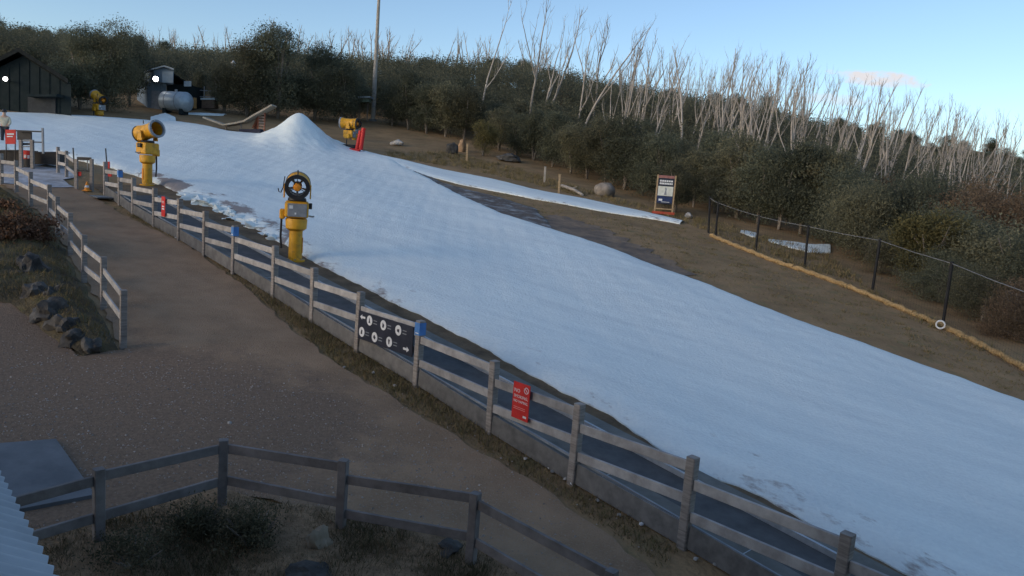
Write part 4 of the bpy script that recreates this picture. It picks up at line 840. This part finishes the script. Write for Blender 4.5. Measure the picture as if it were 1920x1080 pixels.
# ------------------------------------------------------------------ vegetation
def leaf_mesh(name, seed, lobes, n_cl, n_leaf, cl_r, size, droop=.35):
    """leaf-sized faces gathered in clumps spread over the lobes (x,y,z,r) of a crown"""
    r = np.random.RandomState(seed); lob = np.array(lobes); wts = lob[:, 3] ** 2; wts = wts / wts.sum()
    li = r.choice(len(lob), n_cl, p=wts); d = r.normal(size=(n_cl, 3)); d /= np.linalg.norm(d, axis=1)[:, None]
    rad = lob[li, 3] * (.35 + .65 * r.rand(n_cl) ** .45); cen = lob[li, :3] + d * rad[:, None] * np.array([1, 1, .85])
    ci = np.repeat(np.arange(n_cl), n_leaf); N = len(ci)
    p = cen[ci] + r.normal(size=(N, 3)) * cl_r * np.array([1, 1, .7]) * (.5 + .9 * r.rand(n_cl))[ci][:, None]
    p[:, 2] = np.maximum(p[:, 2], .05)
    a = r.normal(size=(N, 3)); a[:, 2] -= droop; a /= np.linalg.norm(a, axis=1)[:, None]
    b = np.cross(a, r.normal(size=(N, 3))); b /= np.linalg.norm(b, axis=1)[:, None]
    s = size * (.6 + .8 * r.rand(N))[:, None]
    V = np.stack([p - a * s, p + b * s * .38, p + a * s, p - b * s * .38], 1).reshape(-1, 3)
    F_ = np.arange(4 * N).reshape(-1, 4); me = bpy.data.meshes.new(name); me.from_pydata(V.tolist(), [], F_.tolist())
    fattr(me, 'tone', np.repeat(np.clip(r.rand(n_cl) ** 2, 0, 1)[ci], 4)); return me
def trunk_mesh(name, seed, hgt, stems, r0, lean=.25):
    r = random.Random(seed); mb = MB()
    for k in range(stems):
        a = r.uniform(0, 6.28); l_ = r.uniform(.3, 1) * lean * hgt; pts = []
        for j in range(6):
            u = j / 5; pts.append((math.cos(a) * l_ * u ** 1.3 + .06 * r.uniform(-1, 1) * hgt * .2 * u, math.sin(a) * l_ * u ** 1.3 + .06 * r.uniform(-1, 1) * hgt * .2 * u, -.2 + u * hgt * r.uniform(.93, 1)))
        mb.tube(pts, [r0 * (1 - .75 * j / 5) for j in range(6)], 6)
        for q in range(3):
            i = r.randint(2, 4); b = Vector(pts[i]); a2 = r.uniform(0, 6.28); mb.tube([b, b + Vector((math.cos(a2) * .5, math.sin(a2) * .5, .45)), b + Vector((math.cos(a2) * .8, math.sin(a2) * .8, 1.1))], [r0 * .4, r0 * .28, r0 * .1], 5)
    me = bpy.data.meshes.new(name); me.from_pydata(mb.v, [], mb.f); me.materials.append(m_trunk)
    me.polygons.foreach_set('use_smooth', [True] * len(me.polygons)); return me
TREES = []
def make_proto(seed, hgt, wid, base, m, n_cl, n_leaf, size, stems=3):
    r = random.Random(seed); lobes = []
    for k in range(r.randint(6, 9)):
        z = base + (hgt - base) * (r.uniform(.18, .85)); q = wid * .5 * (1 - abs((z - base) / (hgt - base) - .42) * .9) * r.uniform(.2, .75); a = r.uniform(0, 6.28)
        lobes.append((q * math.cos(a), q * math.sin(a), z, wid * r.uniform(.22, .34)))
    lobes.append((r.uniform(-.4, .4), r.uniform(-.4, .4), hgt - wid * .24, wid * .24)); lobes.append((0, 0, base + (hgt - base) * .35, wid * .34))
    me = leaf_mesh('crown', seed, lobes, n_cl, n_leaf, wid * .085, size); me.materials.append(m)
    return me, trunk_mesh('trunk', seed, hgt * .8, stems, .05 + .012 * hgt)
P_ol = [make_proto(300 + k, 5.0 + .4 * (k % 3), 4.2, .15, m_leaf, 240, 74, .082) for k in range(3)]
P_dk = [make_proto(320 + k, 5.4 + .4 * (k % 3), 4.4, .15, m_leafd, 240, 74, .082) for k in range(3)]
P_ru = [make_proto(340 + k, 4.8, 4.4, .6, m_leafr, 230, 72, .08) for k in range(2)]
P_ye = [make_proto(350, 3.0, 3.0, .15, m_leafy, 220, 60, .065, 4)]
P_tall = [make_proto(360 + k, 8.5, 6.2, .3, (m_leafd, m_leaf)[k], 360, 80, .092, 4) for k in range(2)]
P_bush = [make_proto(370 + k, 3.6, 4.2, .0, (m_leaf, m_leafd, m_leafr)[k], 360, 90, .052, 5) for k in range(3)]
TREE_POS = []
def tree(kind, loc, s, label, group=None, name='gum_tree', cat='tree', rz=None, sz=None):
    cr, tr = kind; t = thing(name, label, cat, loc, rnd.uniform(0, 6.28) if rz is None else rz, group); t.scale = (s, s, sz or s * rnd.uniform(.9, 1.12))
    link('trunk', tr, None, t); link('crown', cr, None, t); TREE_POS.append((loc.x, loc.y)); return t
def clear_of(x, y, d):
    return all((x - a) ** 2 + (y - b) ** 2 > d * d for a, b in TREE_POS)
# trees that can be told apart
for px, py, kind, s, lab in ((520, 222, P_tall[0], 1.02, 'tallest dark leafy tree with a ragged top behind the snow mound'), (462, 218, P_tall[1], .92, 'broad olive tree left of the tallest one behind the timber ramp'), (590, 225, P_tall[0], .95, 'dark leafy tree right of the tallest one behind the mound'),
        (420, 212, P_ol[1], .8, 'low olive tree at the left end of the clump behind the ramp'), (200, 208, P_tall[1], .74, 'big dark tree between the barn and the blue grey shed'), (243, 199, P_dk[1], .95, 'dark tree against the left side of the blue grey shed'), (150, 205, P_tall[0], .75, 'dark tree at the right end of the barn roof'),
        (905, 292, P_ye[0], .85, 'yellowish shrub at the forest edge beside the timber stake'), (640, 232, P_dk[2], 1.0, 'dark tree just left of the light pole'), (1265, 398, P_ol[2], .62, 'rounded olive shrub right behind the information board')):
    tree(kind, G(px, py), s, lab)
for px, py, kind, s, lab in ((1730, 548, P_ye[0], 1.02, 'rounded yellow green bush behind the net fence'), (1625, 487, P_bush[0], 1.0, 'olive bush behind the net fence left of the yellow green one'), (1800, 556, P_bush[1], 1.0, 'dark bush behind the white hose coil'), (1865, 586, P_bush[0], 1.05, 'olive bush near the right edge below the rust coloured one'),
        (1648, 512, P_bush[0], .6, 'low olive bush close behind the middle of the net fence'), (1760, 566, P_bush[1], .6, 'low dark bush behind the fence right of the yellow green one'), (1842, 602, P_bush[0], .6, 'low olive bush behind the fence right of the hose coil'), (1905, 632, P_bush[2], .6, 'low rust tinged bush behind the fence near the right edge'),
        (1940, 612, P_bush[1], 1.1, 'dark bush cut by the right picture edge'), (1592, 462, P_bush[1], 1.1, 'dark bush at the right end of the long snow patch'), (1680, 492, P_bush[1], 1.15, 'dark bush behind the yellow green one'), (1770, 510, P_bush[2], 1.2, 'rust coloured bush above the yellow green one'),
        (1850, 530, P_bush[2], 1.3, 'tall rust coloured bush near the right edge'), (1930, 556, P_bush[2], 1.3, 'rust coloured bush cut by the right picture edge'), (1655, 462, P_ru[0], .9, 'rust tinged tree behind the bushes on the right'), (1735, 476, P_ol[0], .85, 'olive tree behind the rust coloured bushes'), (1825, 490, P_ru[1], .9, 'rust tinged tree behind the bushes nearer the right edge'), (1910, 510, P_ru[0], .95, 'rust tinged tree at the right picture edge')):
    tree(kind, G(px, py), s, lab, name='leafy_bush' if kind in P_bush or kind in P_ye else 'gum_tree', cat='bush' if kind in P_bush or kind in P_ye else 'tree')
# the front row of the forest
for k, (px, py) in enumerate([(735, 236), (765, 243), (800, 250), (835, 256), (870, 262), (935, 282), (968, 292), (1000, 300), (1035, 312), (1070, 325), (1100, 335), (1135, 345), (1170, 355), (1205, 366), (1235, 374), (1300, 388), (1340, 398), (1380, 408), (1420, 420), (1460, 430), (1500, 438), (1545, 446)]):
    tree((P_dk + P_ol)[k % 6], G(px, py), rnd.uniform(.75, 1.0), ORD[k] + ' dark gum of the forest front row, counted rightwards from the light pole', 'front row of the forest')
for px, py, lab in ((665, 225, 'dark gum between the low snow gun and the light pole'), (700, 215, 'dark gum directly behind the foot of the light pole')): tree(P_dk[0], G(px, py), .85, lab)
# the rest of the wood on the hillside
def in_frame(x, y, z, m_=60):
    p = Vector((x, y, z)); d = p.dot(FW)
    if d < 1: return None
    u, v = 960 + FPX * p.dot(RT) / d, 540 - FPX * p.dot(UP) / d
    return (u, v) if -m_ < u < 1920 + m_ and -200 < v < 1080 else None
edgeP = [G(*p) for p in ((-100, 190), (300, 190), (380, 196), (640, 222), (740, 235), (900, 270), (1000, 298), (1100, 333), (1235, 372), (1340, 395), (1545, 440), (1600, 455), (1760, 480), (1930, 505))]
ex = [math.atan2(p.x, p.y) for p in edgeP]; er = [math.hypot(p.x, p.y) for p in edgeP]
r2 = random.Random(77); cnt = 0
for k in range(30000):
    if cnt >= 262: break
    u = r2.random(); rr = 40 + 105 * u; an = r2.uniform(-.66, .66); lim = np.interp(an, ex, er)
    if rr < lim + 2.5: continue
    x, y = rr * math.sin(an), rr * math.cos(an)
    sp = 3.0 + max(0, rr - 55) * .022
    if not clear_of(x, y, sp) or in_frame(x, y, hz(x, y) + 4) is None: continue
    if an < -.42: continue
    warm = an > .2 and rr < 85 and r2.random() < .35
    kind = r2.choice(P_ru) if warm else r2.choice(P_dk + P_ol + (P_ru if r2.random() < .2 else []))
    s = (.8 if rr < 80 else .78) * r2.uniform(.85, 1.12) * (.74 if an > .30 else 1) * (.55 if an < -.17 and rr > 84 else 1)
    tree(kind, on(x, y), s, 'leafy gum of the dense wood on the hillside', 'leafy wood on the hillside'); cnt += 1
r2 = random.Random(78)
for k in range(400):                                  # behind the barn and the shed, up the left hillside
    an = r2.uniform(-.74, -.42); rr = r2.uniform(88, 140); x, y = rr * math.sin(an), rr * math.cos(an)
    if clear_of(x, y, 4.4) and in_frame(x, y, hz(x, y) + 4): tree(r2.choice(P_dk), on(x, y), r2.uniform(.75, 1.0) * (.95 if an < -.58 else .62), 'dark tree of the wood rising behind the barn and shed', 'dark wood behind the barn')

# ---- the unbroken mass of foliage between and behind the single trees
def canopy_fill():
    sk = [(-60, 50), (60, 62), (180, 84), (250, 94), (420, 100), (620, 112), (800, 112), (950, 118), (1100, 148), (1200, 168), (1400, 205), (1600, 248), (1720, 286), (1920, 322), (1990, 330)]
    kx, ky = zip(*sk); r = np.random.RandomState(9); cen = []; k = 0
    while len(cen) < 8500 and k < 90000:
        k += 1; an = r.uniform(-.70, .66); lim = float(np.interp(an, ex, er)); rr = lim + 3 + (135 - lim) * r.rand() ** .8
        if an < -.42: rr = r.uniform(88, 132)
        x, y = rr * math.sin(an), rr * math.cos(an)
        if y > 128: continue
        z0 = hz(x, y); q = in_frame(x, y, z0 + 2.5, 80)
        if q is None: continue
        yy = float(np.interp(q[0], kx, ky)) + r.uniform(-7, 16); zt = AT(q[0], yy, y).z
        top = min(zt, z0 + (3.4 if rr < lim + 7 else 5.0 if rr < lim + 16 else 8.5))
        if top < z0 + .6: continue
        cen.append((x, y, z0 + .3 + (top - z0 - .3) * r.rand() ** .55))
    cen = np.array(cen); n_leaf = 60; ci = np.repeat(np.arange(len(cen)), n_leaf); N = len(ci)
    p = cen[ci] + r.normal(size=(N, 3)) * np.array([.62, .62, .45]); a = r.normal(size=(N, 3)); a[:, 2] -= .3; a /= np.linalg.norm(a, axis=1)[:, None]
    b = np.cross(a, r.normal(size=(N, 3))); b /= np.linalg.norm(b, axis=1)[:, None]; s_ = .115 * (.6 + .8 * r.rand(N))[:, None]
    V = np.stack([p - a * s_, p + b * s_ * .4, p + a * s_, p - b * s_ * .4], 1).reshape(-1, 3); me = bpy.data.meshes.new('forest_foliage'); me.from_pydata(V.tolist(), [], np.arange(4 * N).reshape(-1, 4).tolist())
    fattr(me, 'tone', np.repeat(np.clip(r.rand(len(cen)) ** 2, 0, 1)[ci], 4)); o = link('forest_foliage', me, mat('leaf_mass', (.085, .092, .066), (.168, .162, .108), scale=.12, rough=.7, attr=('tone', (.20, .19, .125)), spec=.06)); leafy(MATS['leaf_mass'], .42); tag(o, 'dense dark foliage of the wood covering the hillside', None, None, 'stuff')
canopy_fill()

# ---- dead white trunks
def dead_mesh(seed, forks, twig=True):
    r = random.Random(seed); mb = MB()
    def limb(p, d, L, rad, lvl):
        n = (9, 6, 5, 3)[lvl]; pts = [Vector(p)]; dd = Vector(d).normalized(); k_ = (.10, .16, .18, .2)[lvl]
        for j in range(n):
            dd = (dd + Vector((r.uniform(-1, 1), r.uniform(-1, 1), 0)) * k_ + Vector((0, 0, (.05, .16, .2, .12)[lvl]))).normalized(); pts.append(pts[-1] + dd * L / n)
        mb.tube(pts, [rad * (1 - (.55, .7, .75, .8)[lvl] * j / n) for j in range(n + 1)], (6, 5, 4, 3)[lvl], cap=lvl == 0)
        if lvl == 0:
            a0 = r.uniform(0, 6.28)
            for k in range(forks):
                i = r.randint(5, 9) if k else 5; a = a0 + k * 2.4 + r.uniform(-.5, .5); sp = r.uniform(.3, .85)
                limb(pts[i], Vector((math.cos(a) * sp, math.sin(a) * sp, 1)), L * r.uniform(.38, .60), rad * .50, 1)
            limb(pts[-1], dd, L * .4, rad * .45, 1)
        elif lvl == 1:
            for k in range(r.randint(4, 6)):
                i = r.randint(2, 6); a = r.uniform(0, 6.28); sp = r.uniform(.3, .9); limb(pts[i], Vector((math.cos(a) * sp, math.sin(a) * sp, 1)), L * r.uniform(.25, .5), rad * .42, 2)
        elif lvl == 2 and twig:
            for k in range(3):
                i = r.randint(2, 5); a = r.uniform(0, 6.28); sp = r.uniform(.4, 1.1); limb(pts[i], Vector((math.cos(a) * sp, math.sin(a) * sp, .9)), L * r.uniform(.35, .6), rad * .5, 3)
    limb((0, 0, -.3), (r.uniform(-.12, .12), r.uniform(-.12, .12), 1), 6.2, .105, 0)
    top = max(v[2] for v in mb.v); sc = 10. / top
    me = bpy.data.meshes.new('trunk'); me.from_pydata([(v[0] * sc, v[1] * sc, v[2] * sc if v[2] > 0 else v[2]) for v in mb.v], [], mb.f)
    me.materials.append(m_bark); me.polygons.foreach_set('use_smooth', [True] * len(me.polygons)); return me
DEAD = [dead_mesh(500 + k, 1 + k % 3) for k in range(12)]; THIN = [dead_mesh(540 + k, 1 + k % 2, False) for k in range(6)]
n_dead = 0
def dead(me, x, y, H, lean=(0, 0), label=None, group=None, rz=None, w=1.):
    o = link('dead_tree', me, None); o.location = on(x, y); s = H / 10
    q = Vector((lean[0], lean[1], 1)).to_track_quat('Z', 'Y').to_matrix().to_4x4() @ Matrix.Rotation(rnd.uniform(0, 6.28) if rz is None else rz, 4, 'Z')
    o.matrix_world = Matrix.Translation(on(x, y)) @ q @ Matrix.Diagonal((s * w, s * w, s, 1)); return tag(o, label, 'dead tree', group)
stand = [(910, 128, 935, -8, 84, 'tallest bare dead tree rising to the top of the picture right of the pole'), (1003, 130, 1013, -2, 82, 'bare dead tree with a broom of upright limbs near the top centre'), (1035, 130, 1053, 34, 86, 'slim bare trunk just right of the broom shaped dead tree'),
         (1048, 130, 1090, 28, 88, 'slim bare trunk leaning strongly right near the top centre'), (1085, 180, 1105, 18, 78, 'forked bare dead tree above the middle of the forest'), (1112, 150, 1125, 40, 86, 'thin straight bare trunk right of the forked one'), (1110, 190, 1172, 42, 76, 'bare dead tree leaning right with one arched limb'),
         (1185, 210, 1222, 46, 74, 'bare dead tree with a dense upright head'), (1212, 208, 1250, 72, 76, 'curved bare dead tree above the information board'), (1245, 200, 1285, 80, 78, 'bare trunk midway along the forest skyline'),
         (1330, 262, 1352, 84, 70, 'bushy topped dead tree above the net fence corner'), (1345, 240, 1376, 90, 72, 'tall dead tree just right of the bushy topped one'), (1392, 230, 1430, 104, 72, 'dead tree with a pale curved trunk'), (1440, 255, 1462, 106, 70, 'dead tree reaching high with a narrow head'), (1400, 330, 1432, 150, 58, 'pale dead trunk standing low in the dark forest'),
         (1405, 370, 1460, 130, 56, 'long slanting pale trunk left of the brightest one'), (1470, 365, 1500, 125, 54, 'bright pale trunk rising straight through the dark forest'), (1492, 330, 1535, 118, 55, 'bright twin limbed trunk beside the straight pale one'), (1560, 400, 1640, 190, 50, 'strongly leaning bright trunk right of centre in the forest'), (1620, 300, 1618, 205, 60, 'pale forked trunk above the leaning bright one'),
         (1705, 330, 1760, 205, 52, 'pale trunk leaning right over the rust coloured bushes'), (1780, 320, 1800, 225, 55, 'pale forked trunk near the right edge'), (1895, 420, 1935, 240, 40, 'thick pale trunk cut by the right picture edge')]
for k, (xb, yb, xt, yt, Yd_, lab) in enumerate(stand):
    if yb >= 300: an_ = math.atan2(*AT(xb, yb, 50.)[:2]); Yd_ = (float(np.interp(an_, ex, er)) + 1.2) * math.cos(an_)
    b = AT(xb, yb, Yd_); t_ = AT(xt, yt, Yd_); z = hz(b.x, b.y); slope = (t_.x - b.x) / max(1, t_.z - b.z)
    H = t_.z - z; x0 = t_.x - slope * .9 * H
    dead(DEAD[k % 12], x0, Yd_, H * math.sqrt(1 + slope * slope) * 1.06, (slope * .9, 0), lab, w=.85); TREE_POS.append((x0, Yd_))
r3 = random.Random(99)
for k in range(112):                                   # the standing dead wood towards the right
    px = 1150 + 800 * ((k + r3.random()) / 112) ** .8; yt = np.interp(px, [1150, 1250, 1400, 1530, 1700, 1900, 1960], [60, 75, 92, 115, 160, 214, 228]) + r3.uniform(-10, 34); Yd_ = r3.uniform(54, 100) if px < 1560 else r3.uniform(40, 74)
    t_ = AT(px, yt, Yd_); H = t_.z - hz(t_.x, t_.y)
    an_ = math.atan2(t_.x, Yd_)
    if H < 3.8 or math.hypot(t_.x, Yd_) < float(np.interp(an_, ex, er)) + 2: continue
    ln = r3.uniform(-.03, .17); dead(r3.choice(DEAD), t_.x - ln * H, Yd_, H, (ln, r3.uniform(-.1, .1)), 'bare pale dead tree among the standing dead wood on the right', 'standing dead wood on the right', w=r3.uniform(.7, 1.0))
for k in range(181):                                  # the thin dead trunks along the ridge
    px = 250 + 1250 * r3.random() ** 1.25; yt = np.interp(px, [250, 420, 600, 800, 1000, 1200, 1500], [58, 62, 58, 64, 84, 112, 164]) + r3.uniform(-14, 26) + (0 if r3.random() < .85 else -16); Yd_ = r3.uniform(118, 150)
    t_ = AT(px, yt, Yd_); H = t_.z - hz(t_.x, t_.y)
    if H < 3: continue
    dead(r3.choice(THIN), t_.x, Yd_, H, (r3.uniform(-.08, .12), 0), 'thin bare trunk in the far fringe along the ridge', 'thin bare trunks along the ridge', w=r3.uniform(1.1, 1.7))

# ---- garden and bank plants
m_shrub = mat('shrub_dark', (.06, .062, .04), (.12, .115, .07), scale=1, rough=.8, attr=('tone', (.20, .17, .105)), spec=.05); leafy(m_shrub, .35)
m_redsh = mat('shrub_russet', (.10, .05, .03), (.17, .085, .045), scale=1, rough=.8, attr=('tone', (.20, .11, .06)))
def shrub(label, px, py, w, hh, m, seed, size=.02, n=70):
    g = G(px, py); t = thing('shrub', label, 'shrub', g); r = random.Random(seed)
    lob = [(r.uniform(-.3, .3) * w, r.uniform(-.3, .3) * w, hh * r.uniform(.25, .7), w * r.uniform(.2, .32)) for _ in range(6)]
    me = leaf_mesh('foliage', seed, lob, n, 55, w * .10, size, -.6); link('foliage', me, m, t)
    mb = MB()
    for k in range(9): a = r.uniform(0, 6.28); mb.tube([(0, 0, 0), (math.cos(a) * w * .15, math.sin(a) * w * .15, hh * .4), (math.cos(a) * w * .32, math.sin(a) * w * .32, hh * .75)], [.012, .009, .004], 5)
    mb.build('stems', m_trunk, t)
shrub('dark leafy shrub in the garden left of the tan rock', 470, 1035, .95, .55, m_shrub, 601); shrub('dark leafy shrub below the corner post of the garden fence', 370, 1000, .9, .45, m_shrub, 602); shrub('low dark shrub at the bottom left of the garden', 250, 1075, 1.0, .4, m_shrub, 603)
shrub('russet shrub at the left picture edge above the bank rocks', 18, 470, 1.5, .95, m_redsh, 604, .05, 130); shrub('russet shrub behind the largest bank rock', 60, 455, 1.2, .7, m_redsh, 605, .05, 110); shrub('small russet shrub on the bank by the path fence', 25, 415, 1.2, .6, m_redsh, 606, .05)
# ---- grass
def grass(name, pts, hmin, hmax, wd, m, seed):
    r = np.random.RandomState(seed); P = np.array(pts); n = len(P); a = r.rand(n) * 6.28; H = hmin + (hmax - hmin) * r.rand(n) ** 1.6; ln = r.normal(size=(n, 2)) * .45
    b = np.c_[np.cos(a), np.sin(a), np.zeros(n)] * wd; t = P + np.c_[ln * H[:, None], H]
    V = np.stack([P - b, P + b, t], 1).reshape(-1, 3); me = bpy.data.meshes.new(name); me.from_pydata(V.tolist(), [], np.arange(3 * n).reshape(-1, 3).tolist()); fattr(me, 'tone', np.repeat(r.rand(n), 3)); o = link(name, me, m); o['kind'] = 'stuff'; return o
r4 = random.Random(4)
def scatter_px(poly, n, dz=0.):
    P = [Vector(p) for p in pxpoly(poly)]; xs_ = [p.x for p in P]; ys_ = [p.y for p in P]; out = []; 
    tufts = []
    while len(out) < n:
        if not tufts or r4.random() < .12: tufts = [(r4.uniform(min(xs_), max(xs_)), r4.uniform(min(ys_), max(ys_)))]
        x, y = tufts[0][0] + r4.gauss(0, .12), tufts[0][1] + r4.gauss(0, .12); c = False; j = len(P) - 1
        for i in range(len(P)):
            if (P[i].y > y) != (P[j].y > y) and x < (P[j].x - P[i].x) * (y - P[i].y) / (P[j].y - P[i].y) + P[i].x: c = not c
            j = i
        if c: out.append((x, y, hz(x, y) + dz))
        else: tufts = []
    return out
verge = [(1240, 1075), (1225, 1055), (1040, 925), (905, 845), (780, 772), (640, 688), (540, 608), (440, 523), (380, 477), (300, 434), (235, 400), (262, 402), (302, 425), (395, 480), (515, 557), (682, 658), (788, 723), (920, 812), (1073, 907), (1278, 1028)]
grass('verge_grass', scatter_px(verge, 9000, -.01), .03, .13, .008, m_grassb, 1)
grass('garden_grass', scatter_px([(60, 1005), (180, 980), (300, 950), (416, 930), (640, 972), (886, 1025), (1000, 1090), (700, 1150), (100, 1150)], 22000, .03), .03, .16, .006, mat('garden_blades', (.13, .095, .056), (.32, .22, .13), scale=3, rough=.9, attr=('tone', (.07, .075, .03))), 2)
gb = [(x, y, z + .42 * (1 - math.exp(-edge_d(x, y) / .6)) + .05 * math.sin(4 * x) * math.sin(3.3 * y)) for x, y, z in scatter_px([(-60, 356), (0, 358), (50, 394), (88, 424), (124, 488), (150, 538), (184, 590), (216, 650), (150, 664), (90, 624), (20, 566), (-60, 560)], 12000, .0)]
grass('bank_grass', gb, .03, .16, .009, m_grassb, 3)
grass('slope_grass', scatter_px([(1040, 365), (1230, 408), (1330, 440), (1500, 505), (1640, 560), (1765, 612), (1960, 712), (1960, 760), (1800, 700), (1500, 590), (1250, 500), (1120, 440), (900, 358)], 12000, -.03), .03, .09, .018, m_grassb, 4)
grass('forest_edge_grass', scatter_px([(720, 285), (840, 285), (960, 312), (1100, 355), (1230, 392), (1330, 412), (1560, 480), (1640, 545), (1960, 700), (1960, 720), (1640, 565), (1330, 436), (1230, 402), (1000, 345), (860, 315), (720, 292)], 14000, -.03), .08, .35, .018, m_grassb, 5)

# ---- loose stones on the yard and the path
def loose_stones():
    pts = scatter_px([(240, 665), (560, 690), (780, 790), (1040, 940), (1190, 1060), (1000, 1080), (886, 1015), (640, 963), (416, 920), (180, 970), (0, 990), (-60, 820), (0, 620), (90, 640)], 5200, .012)
    r = np.random.RandomState(17); mb_v, mb_f = [], []
    base = np.array([(1, 0, 0), (-.5, .87, 0), (-.5, -.87, 0), (.1, 0, .8)])
    for x, y, z in pts:
        x += r.normal() * .5; y += r.normal() * .5; z = hz(x, y) + .012; sc = .008 + .018 * r.rand() ** 3; a = r.rand() * 6.28; c, s_ = math.cos(a), math.sin(a); o = len(mb_v)
        for q in base * sc * (.7 + .6 * r.rand(4, 1)): mb_v.append((x + q[0] * c - q[1] * s_, y + q[0] * s_ + q[1] * c, z + q[2]))
        mb_f += [(o, o + 1, o + 3), (o + 1, o + 2, o + 3), (o + 2, o, o + 3)]
    me = bpy.data.meshes.new('loose_gravel'); me.from_pydata(mb_v, [], mb_f); o = link('loose_gravel', me, mat('loose_stone', (.20, .16, .13), (.48, .42, .37), scale=9, rough=.9)); o['kind'] = 'stuff'
loose_stones()
